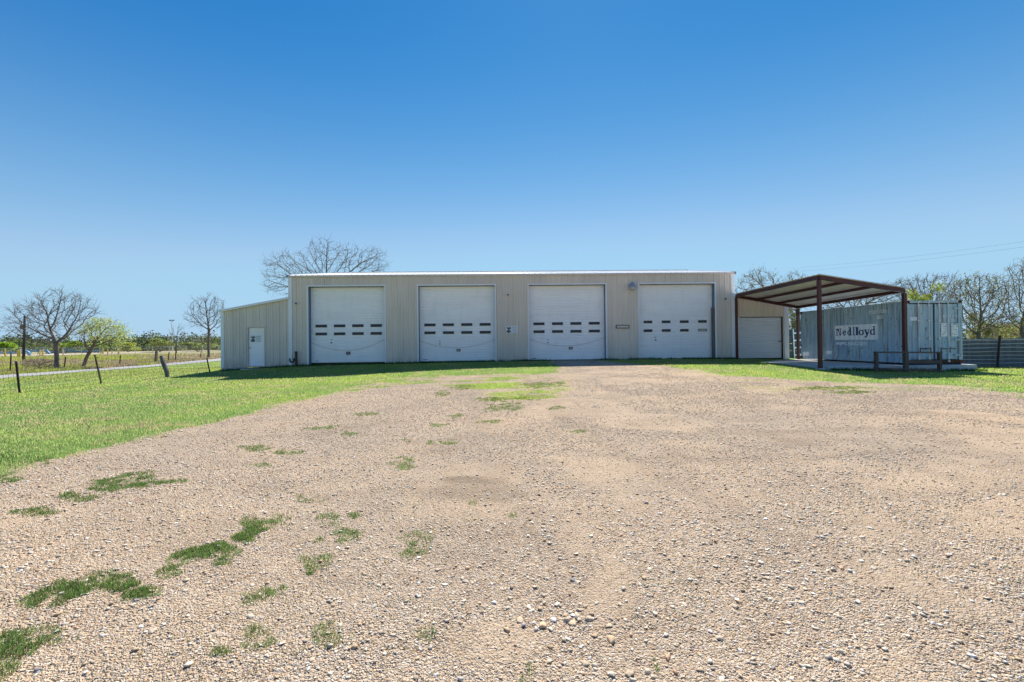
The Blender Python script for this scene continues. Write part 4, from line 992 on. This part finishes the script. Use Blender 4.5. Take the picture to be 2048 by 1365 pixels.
# light pole with two floodlights
b0 = gnd(345.5, 702.5); t0 = at(343.5, 644, b0[1])
lp = empty('light_pole', tuple(b0), label='pale concrete pole with two floodlights beyond the road', cat='light pole')
m = MB(); m.tube([tuple(b0-np.array([0, 0, .3])), tuple(t0)], [.20, .14], 10); m.build('pole', M['white'], lp)
for s_ in (-1, 1):
    m = MB(); e = np.array(t0)+np.array([s_*.55, 0, .45]); m.tube([tuple(t0), tuple(e)], .06, 6); m.box(e[0]-.32, e[0]+.32, e[1]-.25, e[1]+.25, e[2]-.02, e[2]+.28, None); m.build('floodlight', M['cable'], lp)
# utility pole
b0 = gnd(47, 722); t0 = at(49.3, 632, b0[1])
up_ = empty('utility_pole', tuple(b0), label='dark wooden utility pole with a small transformer beside the bare tree', cat='utility pole')
m = MB(); m.tube([tuple(b0-np.array([0, 0, .4])), tuple(t0)], [.20, .13], 10); m.build('pole', M['bark_dark'], up_)
m = MB(); c = at(44.2, 655, b0[1]-.1); m.lathe((c[0], c[1], c[2]), [(.12, .48), (.26, .40), (.26, -.22), (.2, -.28)], 14); m.bar((c[0], c[1], c[2]+.2), (t0[0]-.05, t0[1], c[2]+.2), .08, .08); m.build('transformer', M['wood'], up_)
for (pa, pb, lab) in (((49, 636), (-240, 612), 'thin cable running left from the top of the utility pole'), ((47, 659), (-240, 640), 'thin cable sagging left from the transformer')):
    P = []; p_, q_ = at(pa[0], pa[1], b0[1]), at(pb[0], pb[1], b0[1]-14)
    for k in range(13): u = k/12; v = p_+(q_-p_)*u; v[2] -= 1.4*sin(pi*u)*.7; P.append(tuple(v))
    m = MB(); m.tube(P, .018, 4); tag(m.build('overhead_cable', M['cable']), lab, 'cable', 'overhead cables')
for (x0, y0, x1, y1, lab) in ((1600, 536, 2300, 447, 'uppermost faint power line rising to the right above the canopy'), (1600, 543, 2300, 460, 'second power line just under the uppermost one'), (1700, 573, 2300, 524, 'third power line, passing behind the bare trees'), (1700, 577.5, 2300, 535, 'lowest power line, passing behind the bare trees')):
    a, c = at(x0, y0, 95), at(x1, y1, 45); P = []
    for k in range(17): u = k/16; v = a+(c-a)*u; v[2] -= .5*sin(pi*u); P.append(tuple(v))
    m = MB(); m.tube(P, .011, 4); tag(m.build('overhead_cable', M['cable']), lab, 'cable', 'overhead cables')

# ------------------------------------------------------------------ trees
def ico(sub=0):
    bm = bmesh.new(); bmesh.ops.create_icosphere(bm, subdivisions=sub+1, radius=1); V = np.array([v.co[:] for v in bm.verts]); F_ = np.array([[v.index for v in f.verts] for f in bm.faces]); bm.free(); return V, F_
def grow(base, blobs, n_att, step, seed, trunk_top, infl=3.0, kill=None, lean=(0, 0), fork=1):
    """space colonisation: nodes grow towards points scattered in the crown"""
    r = np.random.default_rng(seed); kill = kill or step*1.45
    A_ = []; vol = np.array([b[3]*b[4]*b[5] for b in blobs]); vol = vol/vol.sum()
    for b, f in zip(blobs, vol):
        n = max(20, int(n_att*f)); p = r.normal(size=(n, 3)); p /= np.linalg.norm(p, axis=1)[:, None]; p *= (r.random(n)**.42)[:, None]; A_.append(np.array(b[:3])+p*np.array(b[3:6]))
    A_ = np.concatenate(A_); base = np.array(base, float); tt = np.array(trunk_top, float)
    n0 = max(2, int(np.linalg.norm(tt-base)/step)); N = []; par = []
    for k in range(n0+1):
        u = k/n0; p = base+(tt-base)*u; p[:2] += np.array([sin(u*5+seed), cos(u*4+seed)])*.05*np.linalg.norm(tt-base)*.35*u*(1-u)*2; N.append(p); par.append(k-1)
    nt_ = len(N); nk = {}; N = list(N); near = np.full(len(A_), 1e9); who = np.zeros(len(A_), int)
    def upd(start):
        nonlocal near, who
        Q = np.array(N[start:]); d = np.linalg.norm(A_[:, None]-Q[None], axis=2); k = d.argmin(1); dm = d[np.arange(len(A_)), k]; b = dm < near; near[b] = dm[b]; who[b] = k[b]+start
    upd(nt_-1)
    for it in range(140):
        if len(A_) == 0: break
        act = near < infl*4 if it < 12 else near < infl*1.6
        if not act.any(): break
        w_, inv = np.unique(who[act], return_inverse=True); D = A_[act]-np.array(N)[who[act]]; D /= np.linalg.norm(D, axis=1)[:, None]+1e-9
        S = np.zeros((len(w_), 3)); np.add.at(S, inv, D); ln = np.linalg.norm(S, axis=1); S /= (ln+1e-9)[:, None]; s0 = len(N)
        dead = []
        for i, k in enumerate(w_):
            if nk.get(int(k), 0) >= 2 and k >= nt_ or nk.get(int(k), 0) >= 4: dead.append(k); continue
            nk[int(k)] = nk.get(int(k), 0)+1
            d = S[i]+r.normal(size=3)*.13+np.array([0, 0, .10])
            if par[k] >= 0: q = N[k]-N[par[k]]; d = d+.75*q/(np.linalg.norm(q)+1e-9)
            d = d/np.linalg.norm(d); N.append(N[k]+d*step); par.append(int(k))
        if len(N) > s0: upd(s0)
        keep = (near > kill) & ~np.isin(who, dead); A_ = A_[keep]; near = near[keep]; who = who[keep]
        if len(N) > 9000: break
    return np.array(N), np.array(par), nt_
def tree(name, base, blobs, label, cat, n_att=900, step=.28, seed=1, trunk_h=1.5, trunk_top=None, r0=.16, tip=.012, twigs=2, twl=.35, bark='bark', twig='twig', leaves=0, leafcol=(.10, .16, .03), leafsz=.06, group=None, expo=2.2, blob_r=None):
    base = np.array(base, float); tt = trunk_top if trunk_top is not None else base+np.array([0, 0, trunk_h])
    N, par, nt_ = grow(base, blobs, n_att, step, seed, tt); n = len(N); r = np.random.default_rng(seed+50)
    rad = np.zeros(n); kids = [[] for _ in range(n)]
    for i in range(n-1, 0, -1): kids[par[i]].append(i)
    acc = np.zeros(n)
    for i in range(n-1, -1, -1):
        if not kids[i]: acc[i] = 1.0
        if par[i] >= 0: acc[par[i]] += acc[i]
    rad = tip+(r0-tip)*((acc-1)/max(1, acc[0]-1))**.55
    rad = np.maximum(rad, tip)
    root = empty(name, tuple(base), label=label, cat=cat, group=group)
    # frames and rings
    V1, F1, V2, F2 = [], [], [], []
    frame = [None]*n
    def ring(p, u, w_, rr, k): a = np.arange(k)*2*pi/k; return p+rr*(np.cos(a)[:, None]*u+np.sin(a)[:, None]*w_)
    cut = r0*.24
    for i in range(1, n):
        p = par[i]; d = N[i]-N[p]; d = d/np.linalg.norm(d); u = frame[p] if frame[p] is not None else np.array([1., 0, 0]); u = u-d*(u@d)
        if np.linalg.norm(u) < .1: u = np.cross(d, [0, 1, 0])
        u /= np.linalg.norm(u); w_ = np.cross(d, u); frame[i] = u
        ra = rad[p] if (kids[p] and max(kids[p], key=lambda q: rad[q]) == i) else min(rad[p], rad[i]*1.15)
        big = rad[i] > cut or i < nt_; k = 7 if big else (4 if rad[i] > tip*2.2 else 3); V, F_ = (V1, F1) if big else (V2, F2)
        b = sum(len(x) for x in V) if False else (cnt1 if big else cnt2) if i > 1 else 0
        if i == 1: cnt1 = 0; cnt2 = 0; b = 0
        ex = N[p]-d*rad[i]*.3; fl = 1.35 if (p == 0) else 1.0
        V.append(ring(ex, u, w_, ra*fl, k)); V.append(ring(N[i]+d*rad[i]*.3, u, w_, rad[i], k))
        for j in range(k): jj = (j+1) % k; F_.append((b+j, b+jj, b+k+jj, b+k+j))
        if big: cnt1 += 2*k
        else: cnt2 += 2*k
    tips = [i for i in range(nt_, n) if rad[i] < tip*2.6]
    lp_ = []
    for i in tips:
        for _ in range(twigs if kids[i] else twigs+1):
            d0 = N[i]-N[par[i]]; d0 /= np.linalg.norm(d0); d = d0*.6+r.normal(size=3)*.55+np.array([0, 0, .15]); d /= np.linalg.norm(d)
            a = N[i]; L_ = twl*r.uniform(.5, 1.3); mid = a+d*L_*.5; d2 = d+r.normal(size=3)*.3; d2 /= np.linalg.norm(d2); e = mid+d2*L_*.5
            for q0, q1, ra, rb in ((a, mid, tip*.8, tip*.6), (mid, e, tip*.6, tip*.35)):
                dd = q1-q0; dd /= np.linalg.norm(dd); u = np.cross(dd, [.3, .5, .8]); u /= np.linalg.norm(u); w_ = np.cross(dd, u)
                V2.append(ring(q0, u, w_, ra, 3)); V2.append(ring(q1, u, w_, rb, 3)); b = cnt2
                for j in range(3): jj = (j+1) % 3; F2.append((b+j, b+jj, b+3+jj, b+3+j))
                cnt2 += 6
            lp_ += [mid, e]
    for nm, V, F_, mt in (('trunk', V1, F1, bark), ('crown', V2, F2, twig)):
        me_ = np_mesh(nm, np.concatenate(V)-base, np.array(F_), M[mt], smooth=True); link_mesh(nm, me_, root)
    if leaves:
        lp_ = np.array(lp_); k = r.integers(0, len(lp_), leaves); c = lp_[k]+r.normal(size=(leaves, 3))*leafsz*1.3
        link_mesh('leaves', leaf_mesh('leaves', c-base, leafsz, leafcol, r), root)
    return root
def leaf_mesh(nm, C, size, col, r, mat='leaf', up=.0):
    n = len(C); a = r.normal(size=(n, 3)); a[:, 2] += up; a /= np.linalg.norm(a, axis=1)[:, None]; b = np.cross(a, r.normal(size=(n, 3))); b /= np.linalg.norm(b, axis=1)[:, None]
    s = size*r.uniform(.6, 1.4, n)[:, None]; V = np.stack([C-a*s*.6, C+b*s*.35, C+a*s*.6, C-b*s*.35], 1).reshape(-1, 3)
    F_ = np.arange(4*n).reshape(n, 4); t = np.array(col)[None]*r.uniform(.6, 1.5, (n, 1)); t[:, 0] *= r.uniform(.8, 1.35, n); t = np.repeat(np.clip(t, 0, 1), 4, 0)
    return np_mesh(nm, V, F_, M[mat], cols=t)
def blob(px, py, rx, ry, Y, dy=None):
    """an ellipsoid of crown centred where (px,py) is seen at depth Y, radii in photo pixels"""
    c = at(px, py, Y); s = Y/FPX; return (c[0], c[1], c[2], rx*s, dy if dy else rx*s*.8, ry*s)
# bare tree across the road
b0 = gnd(113, 741); Y = b0[1]
tree('bare_tree', b0, [blob(70, 640, 46, 38, Y), blob(118, 622, 44, 40, Y), blob(155, 625, 34, 34, Y), blob(95, 665, 50, 24, Y), blob(30, 655, 26, 16, Y), blob(160, 655, 24, 18, Y)], 'large spreading bare tree across the road beside the utility pole', 'tree', 2100, .36, 11, trunk_top=at(112, 693, Y), r0=.185, tip=.015, twigs=3, twl=.8, bark='bark', twig='twig')
# leaning green tree
b0 = gnd(165, 737); Y = b0[1]
tree('leaning_tree', b0, [blob(205, 660, 34, 20, Y), blob(232, 675, 22, 20, Y), blob(185, 672, 26, 18, Y), blob(180, 695, 14, 10, Y)], 'small leaning tree with sparse yellow-green leaves across the road', 'tree', 1000, .30, 12, trunk_top=at(174, 714, Y), r0=.165, tip=.012, twigs=3, twl=.6, bark='bark', twig='twig_pale', leaves=3200, leafcol=(.50, .60, .22), leafsz=.12)
# sapling-like tree left of the lean-to
b0 = gnd(417, 716); Y = b0[1]
tree('bare_tree', b0, [blob(416, 625, 38, 34, Y), blob(400, 640, 28, 22, Y), blob(436, 640, 20, 24, Y)], 'slim upright bare tree just left of the lean-to', 'tree', 1300, .48, 13, trunk_top=at(417, 680, Y), r0=.20, tip=.021, twigs=2, twl=.9)
b0 = gnd(353, 708); Y = b0[1]
tree('bare_tree', b0, [blob(357, 664, 14, 18, Y), blob(352, 676, 12, 12, Y)], 'thin bare sapling right of the light pole', 'tree', 300, .6, 14, trunk_top=at(353, 692, Y), r0=.10, tip=.024, twigs=1, twl=1.0)
# big tree behind the roof
Y = 47
b0 = (at(672, 690, Y)[0], Y, -.6)
tree('bare_tree', b0, [blob(645, 520, 42, 44, Y), blob(580, 545, 54, 42, Y), blob(690, 530, 40, 46, Y), blob(735, 530, 46, 36, Y), blob(560, 575, 36, 20, Y), blob(640, 570, 60, 26, Y)], 'wide bare tree rising behind the left end of the workshop roof', 'tree', 2300, .36, 15, trunk_top=at(655, 615, Y), r0=.22, tip=.014, twigs=2, twl=.8)
# brush behind the right lean-to and the canopy
for i, (px, Y, bl, lab, att, lv) in enumerate((
    (1530, 33, [(1520, 565, 38, 28), (1560, 590, 40, 22), (1490, 580, 22, 20), (1585, 620, 30, 50)], 'bare brushy tree behind the right lean-to', 900, 500),
    (1600, 36, [(1590, 565, 26, 22), (1620, 590, 40, 26), (1570, 600, 30, 30)], 'bare brushy tree above the canopy\'s left slope', 700, 250),
    (1700, 34, [(1680, 605, 50, 22), (1740, 600, 50, 24), (1790, 585, 40, 26)], 'bare brushy tree seen under the canopy roof', 1000, 300),
    (1850, 31, [(1840, 585, 44, 34), (1885, 580, 42, 34), (1860, 610, 50, 40)], 'bare tree with a tuft of young leaves above the container', 1100, 0),
    (1955, 27, [(1950, 590, 48, 40), (1985, 590, 34, 38), (1945, 640, 38, 36), (1990, 640, 40, 26)], 'dense many-branched bare tree behind the board fence', 1700, 1500),
    (2045, 30, [(2045, 600, 40, 36), (2070, 560, 50, 50), (2030, 640, 34, 24)], 'bare tree at the right edge of the photo', 1000, 500))):
    bx = at(px, 690, Y)[0]; g_ = g1(bx, Y)
    tree('brushy_tree', (bx, Y, g_), [blob(a, c, e, f, Y) for a, c, e, f in bl], lab, 'tree', int(att*1.9), .22, 21+i, trunk_h=.9, r0=.11, tip=.0125, twigs=2, twl=.45, bark='bark', twig='twig_pale', leaves=lv, leafcol=(.20, .23, .07), leafsz=.09, group='bare brushy trees beyond the buildings')
# shrubs with leaves
def shrub(name, px, py, rx, ry, Y, n, col, label, size=.10, seed=5, zb=None, cat='shrub', group=None):
    c = at(px, py, Y); r = np.random.default_rng(seed); s = Y/FPX; root = empty(name, (c[0], Y, g1(c[0], Y)), label=label, cat=cat, group=group)
    k = max(7, int(n/(120 if name == 'far_bush' else 220))); cc = r.normal(size=(k, 3)); cc /= np.linalg.norm(cc, axis=1)[:, None]; cc *= (r.random(k)**.4)[:, None]*.85; cc[:, 2] -= (.45 if name == 'far_bush' else .1)
    P = []; 
    for q in cc:
        m_ = n//k; p = r.normal(size=(m_, 3)); p /= np.linalg.norm(p, axis=1)[:, None]; p *= (r.random(m_)**.5)[:, None]*r.uniform(.22, .42); P.append(q+p)
    P = np.concatenate(P)*np.array([rx*s, rx*s*.8, ry*s])+np.array([c[0], Y, c[2]]); P[:, 2] = np.maximum(P[:, 2], g1(c[0], Y)+.02)
    base = np.array(root.location)
    link_mesh('leaves', leaf_mesh('leaves', P-base, size, col, r), root)
    m = MB(); gz_ = g1(c[0], Y)
    for q in cc: e = q*np.array([rx*s, rx*s*.8, ry*s])+np.array([c[0], Y, c[2]]); m.tube([(c[0], Y, gz_-.1), ((c[0]+e[0])/2, (Y+e[1])/2, gz_+(e[2]-gz_)*.6), tuple(e)], [.05, .03, .012], 5)
    m.build('stems', M['twig'], root)
    return root
shrub('leafy_bush', 1862, 596, 42, 34, 30, 1100, (.46, .54, .14), 'bright yellow-green leafy bush above the container roof', .12, 1)
SH = 'olive brush beyond the board fence'
shrub('olive_bush', 1990, 668, 46, 30, 34, 2400, (.32, .34, .15), 'olive leafy brush behind the board fence, nearest the container', .12, 2, group=SH)
shrub('olive_bush', 2040, 672, 50, 26, 42, 2000, (.30, .32, .16), 'olive leafy brush at the right edge behind the board fence', .15, 3, group=SH)
shrub('olive_bush', 1950, 660, 30, 40, 31, 1500, (.30, .30, .15), 'dull olive brush right beside the container behind the fence', .11, 4, group=SH)
shrub('olive_bush', 1588, 650, 20, 50, 31, 1200, (.30, .30, .15), 'olive brush glimpsed between the right lean-to and the container', .11, 6, group=SH)
for i, (px, py, rx, ry, col, lab) in enumerate(((8, 688, 26, 12, (.17, .26, .03), 'bright green bush at the left edge behind the pipe yard'), (120, 690, 22, 11, (.20, .24, .06), 'yellow-green bush behind the bare tree'), (175, 686, 34, 12, (.13, .19, .04), 'green bush behind the leaning tree'), (255, 688, 34, 9, (.22, .27, .06), 'yellow-green bush right of the leaning tree'), (320, 682, 36, 11, (.15, .19, .07), 'pale green bush left of the light pole'), (395, 686, 34, 12, (.15, .18, .07), 'pale green bush left of the lean-to'))):
    shrub('far_bush', px, py+1, rx, ry, 138, 1300, tuple(1.7*q for q in col), lab, .5, 30+i, group='bushes behind the far yard')
# shrub of grey twigs by the far fence
b0 = gnd(78, 741); tree('grey_shrub', b0, [blob(78, 727, 26, 12, b0[1]), blob(100, 732, 20, 8, b0[1])], 'low grey leafless shrub between the utility pole and the bare tree', 'shrub', 420, .22, 33, trunk_h=.15, r0=.05, tip=.013, twigs=3, twl=.5, bark='twig_pale', twig='twig_pale')
# far woodland: one mass
r = np.random.default_rng(77); n = 273000; P = []
lines = []
for k in range(420):
    th = radians(r.uniform(-66, 66)); D = r.uniform(165, 260); px = 1024+FPX*math.tan(th); X = D*math.tan(th); top = r.uniform(4.2, 7.6)*D/210
    if px > 1500: top *= 1.25
    rx = r.uniform(4, 9); lines.append((X, D, top, rx))
tin = []
for X, D, top, rx in lines:
    m_ = n//420; p = r.normal(size=(m_, 3)); p /= np.linalg.norm(p, axis=1)[:, None]; p *= (r.random(m_)**.4)[:, None]; p[:, 2] = np.abs(p[:, 2])
    lump = 1+.25*np.sin(p[:, 0]*7+X)*np.cos(p[:, 1]*6+D)
    P.append(np.stack([X+p[:, 0]*rx*lump, D+p[:, 1]*rx, -.6+p[:, 2]*top*lump*1.15], 1)); c = [(.075, .10, .065), (.11, .14, .08), (.19, .21, .12), (.21, .185, .155), (.17, .22, .09)][r.integers(0, 5)]
    tin.append(np.repeat(np.array([c]), m_, 0))
P = np.concatenate(P); tin = np.concatenate(tin); nn = len(P)
a = r.normal(size=(nn, 3)); a /= np.linalg.norm(a, axis=1)[:, None]; b_ = np.cross(a, r.normal(size=(nn, 3))); b_ /= np.linalg.norm(b_, axis=1)[:, None]; s = r.uniform(.4, .9, nn)[:, None]
V = np.stack([P-a*s*.7, P+b_*s*.5, P+a*s*.7, P-b_*s*.5], 1).reshape(-1, 3)
tag(link_mesh('woodland', np_mesh('woodland', V, np.arange(4*nn).reshape(nn, 4), M['leaf'], cols=np.repeat(tin*r.uniform(.6, 1.4, (nn, 1)), 4, 0))), 'dark scrub woodland along the horizon', 'woodland', kind='stuff')

# ------------------------------------------------------------------ grass and gravel as real pieces
def blades(name, X, Y, h, w_, col, r, lean=.5, mat='blade', lift=None, label='', cat=''):
    n = len(X); Z = gzm(X, Y); th = r.uniform(0, 2*pi, n); ph = r.uniform(0, 2*pi, n); le = r.uniform(0, lean, n)*h
    bx, by = np.cos(th)*w_/2, np.sin(th)*w_/2; tx, ty = X+np.cos(ph)*le, Y+np.sin(ph)*le; tz = Z+np.sqrt(np.maximum(h*h-le*le, .1*h*h))
    V = np.stack([np.stack([X-bx, Y-by, Z-.01], 1), np.stack([X+bx, Y+by, Z-.01], 1), np.stack([tx, ty, tz], 1)], 1).reshape(-1, 3)
    me_ = np_mesh(name, V, np.arange(3*n).reshape(n, 3), M[mat], cols=np.repeat(np.clip(col, 0, 1), 3, 0))
    return tag(link_mesh(name, me_), label, cat, kind='stuff')
def scatter(n, dmin, dmax, thmax=66, seed=1):
    r = np.random.default_rng(seed); d = np.exp(r.uniform(math.log(dmin), math.log(dmax), n)); t = np.radians(r.uniform(-thmax, thmax, n))
    return d*np.sin(t), d*np.cos(t), d, r
# lawn
X, Y, d, r = scatter(1300000, 4.5, 75, 66, 101)
inb = ~((X > lx0) & (X < rx1) & (Y > 22.93)) & ~((X > 13.2) & (X < 19.35) & (Y > 16.45)) & (np.abs(X-road_x(Y)) > 2.3) & (X > road_x(Y))
lf = lawn_f(X, Y); k = inb & (r.random(len(X)) < lf*np.clip(.35+1.3*vnoise(X, Y, 2.5, 71), .2, 1)); X, Y, d = X[k], Y[k], d[k]; n = len(X)
t1 = vnoise(X, Y, .35, 81, 4)[:, None]; t2 = vnoise(X, Y, 2.2, 82, 3)[:, None]
col = np.array([[.36, .54, .18]])*(1-sst(.35, .65, t1))+np.array([[.58, .71, .20]])*sst(.35, .65, t1)
near_left = (sst(-3, -9, X)*sst(18, 8, Y))[:, None]; col = col*(1-.6*near_left)+np.array([[.46, .56, .30]])*.6*near_left
dryb = (r.random(n) < (.10+.65*sst(.50, .66, t2[:, 0])))[:, None]; col = np.where(dryb, np.array([[.70, .60, .42]]), col)*r.uniform(.8, 1.2, (n, 1))
blades('lawn_grass', X, Y, (.022+.026*r.random(n))*(1+.5*t2[:, 0]), .004+.0009*d, col, r, .8, label='short bright green lawn grass in front of the workshop', cat='grass')
# taller grass along the walls
r = np.random.default_rng(5); n = 16000; u = r.random(n); X = lx0+(19.6-lx0)*u; Y = np.where(X < 13.2, 22.90-.25*r.random(n)**2, 16.40-.3*r.random(n)**2)
lf = lawn_f(X, Y); k = r.random(n) < np.clip(lf, .06, 1)*(vnoise(X, Y, 1.2, 91) > .38); X, Y = X[k], Y[k]; n = len(X)
blades('wall_grass', X, Y, .05+.13*r.random(n)**2, .02, np.array([[.09, .19, .03]])*r.uniform(.6, 1.4, (n, 1)), r, .5, label='longer grass at the foot of the walls', cat='grass')
# tufts in the gravel
r = np.random.default_rng(6); XX, YY, HH, WW = [], [], [], []
for x, y, rx, ry_, sk in TW:
    n = int(min(60000, 72000*rx*ry_*4*(2.5/max(2.5, y)))); u = r.uniform(-1.9, 1.9, n); v = r.uniform(-1.9, 1.9, n)
    XX.append(x+u*rx+sk*v); YY.append(y+v*ry_)
XX, YY = np.concatenate(XX), np.concatenate(YY); k = r.random(len(XX)) < np.clip(tuft_f(XX, YY)*1.9, 0, 1)*np.clip(3.6*vnoise(XX, YY, 11, 33, 3)-.95, 0.08, 1); XX, YY = XX[k], YY[k]; n = len(XX); dd = np.hypot(XX, YY)
col = np.array([[.18, .31, .11]])*r.uniform(.45, 1.4, (n, 1)); col = np.where((r.random(n) < .16)[:, None], np.array([[.30, .25, .14]])*r.uniform(.7, 1.2, (n, 1)), col)
col = col*(1-sst(7, 12, YY)[:, None]*.5)+np.array([[.19, .27, .04]])*sst(7, 12, YY)[:, None]*.5
blades('weed_grass', XX, YY, .010+.024*r.random(n), .003+.0009*dd, col, r, .97, label='dark green weed grass growing in patches through the gravel', cat='grass')
# stray sprigs scattered through the gravel
X, Y, d, r = scatter(16000, 2, 18, 60, 106); k = (vnoise(X, Y, 1.1, 55) > .56) & (lawn_f(X, Y) < .3); X, Y, d = X[k], Y[k], d[k]; n = len(X)
blades('sprig_grass', X, Y, .012+.02*r.random(n), .003+.0008*d, np.array([[.12, .18, .05]])*r.uniform(.6, 1.4, (n, 1)), r, .9, label='tiny scattered sprigs of grass in the gravel', cat='grass')
# rough field beyond the road
r = np.random.default_rng(8); n = 90000; Y = np.exp(r.uniform(math.log(28), math.log(105), n)); X = road_x(Y)-2.6-r.random(n)**1.3*(Y*.9+15)
k = (np.abs(X)/Y < 1.6); X, Y = X[k], Y[k]; n = len(X); q = vnoise(X, Y, .16, 92, 4); keep = r.random(n) < .35+.65*(q > .42); X, Y, q = X[keep], Y[keep], q[keep]; n = len(X)
col = np.where((q > .55)[:, None], np.array([[.50, .54, .13]]), np.where((q > .45)[:, None], np.array([[.50, .40, .27]]), np.array([[.38, .29, .21]])))*r.uniform(.6, 1.4, (n, 1))
blades('field_grass', X, Y, (.12+.30*r.random(n))*(.6+.8*q), .02+.0012*Y, col, r, .7, mat='dryblade', label='rough brown and yellow-green field grass beyond the road', cat='grass')
r = np.random.default_rng(18); n = 26000; Y = r.uniform(24, 40, n); X = road_x(Y)+2.4+r.random(n)*(-18.5-(road_x(Y)+2.4)); 
blades('verge_grass', X, Y, .06+.10*r.random(n)**2, .02+.0011*Y, np.where((r.random(n) < .35)[:, None], np.array([[.60, .52, .34]]), np.array([[.46, .58, .16]]))*r.uniform(.7, 1.3, (n, 1)), r, .7, label='uneven verge grass between the wire fence and the road', cat='grass')

# gravel stones
def stones(name, X, Y, s, r, sub, label, flat=(.25, .55), sink=.25):
    V0, F0 = ico(sub); n = len(X); nv = len(V0)
    sc = np.stack([s*r.uniform(.7, 1.25, n), s*r.uniform(.7, 1.25, n), s*r.uniform(flat[0], flat[1], n)], 1)*.5
    P = V0[None]*np.ones((n, 1, 1))
    P = P*(1+r.uniform(-.32, .32, (n, nv, 1)))
    # chop with a random plane for facets
    for _ in range(4):
        nn_ = r.normal(size=(n, 1, 3)); nn_ /= np.linalg.norm(nn_, axis=2, keepdims=True); dd_ = (P*nn_).sum(-1, keepdims=True)-r.uniform(.3, .75, (n, 1, 1)); P = P-nn_*np.maximum(dd_, 0)
    P = P*sc[:, None, :]
    ax = r.uniform(-.22, .22, (n, 2)); ca, sa = np.cos(ax[:, 0])[:, None], np.sin(ax[:, 0])[:, None]; y_, z_ = P[..., 1]*ca-P[..., 2]*sa, P[..., 1]*sa+P[..., 2]*ca; P = np.stack([P[..., 0], y_, z_], -1)
    th = r.uniform(0, 2*pi, n); ct, st2 = np.cos(th)[:, None], np.sin(th)[:, None]; P = np.stack([P[..., 0]*ct-P[..., 1]*st2, P[..., 0]*st2+P[..., 1]*ct, P[..., 2]], -1)
    Z = gzm(X, Y)+sc[:, 2]*(1-2*sink*r.uniform(.4, 1.4, n)); P += np.stack([X, Y, Z], 1)[:, None]
    F_ = (F0[None]+(np.arange(n)*nv)[:, None, None]).reshape(-1, 3)
    pal = np.array([(.62, .50, .355), (.68, .58, .44), (.74, .67, .55), (.80, .76, .68), (.54, .41, .27), (.60, .42, .25), (.50, .44, .36), (.34, .30, .27), (.58, .35, .22), (.68, .64, .58)])
    c = pal[r.choice(len(pal), n, p=[.25, .23, .12, .05, .13, .10, .05, .02, .02, .03])]*r.uniform(.8, 1.15, (n, 1))
    return tag(link_mesh(name, np_mesh(name, P.reshape(-1, 3), F_, M['stone'], cols=np.repeat(c, nv, 0), smooth=False)), label, 'gravel', kind='stuff')
def density(X, Y): 
    den = (1-.86*dirt_f(X, Y))*(1-.9*np.clip(lawn_f(X, Y)*1.3, 0, 1))*(1-.5*np.clip(tuft_f(X, Y), 0, 1)); c = vnoise(X, Y, .8, 44, 3); return np.clip(den*(.35+1.1*c), 0.03, 1)
X, Y, d, r = scatter(230000, 1.7, 20, 64, 201); k = r.random(len(X)) < density(X, Y); X, Y, d = X[k], Y[k], d[k]
s = np.minimum(.034, (.0027*d**.9)*(1+r.pareto(3.4, len(X)))*.8+.003)
stones('gravel', X, Y, s, r, 0, 'small angular tan and cream gravel covering the yard')
X, Y, d, r = scatter(17000, 1.7, 16, 64, 202); k = (r.random(len(X)) < density(X, Y)*(.3+.9*sst(.45, .65, vnoise(X, Y, 1.1, 46)))); X, Y, d = X[k], Y[k], d[k]
s = np.clip(.014*(1+r.pareto(3.0, len(X)))+.0012*d, .012, .036)
stones('loose_stones', X, Y, s, r, 1, 'larger pale loose stones scattered over the gravel', sink=.2)
# heap of fist-sized stones in the foreground
r = np.random.default_rng(203); c = gnd(1110, 1240); n = 46; X = c[0]+r.normal(size=n)*.13; Y = c[1]+r.normal(size=n)*.13
stones('stone_heap', X, Y, r.uniform(.015, .048, n), r, 1, 'small cluster of pale stones in the middle foreground')
print('objects', len(bpy.data.objects), 'done')
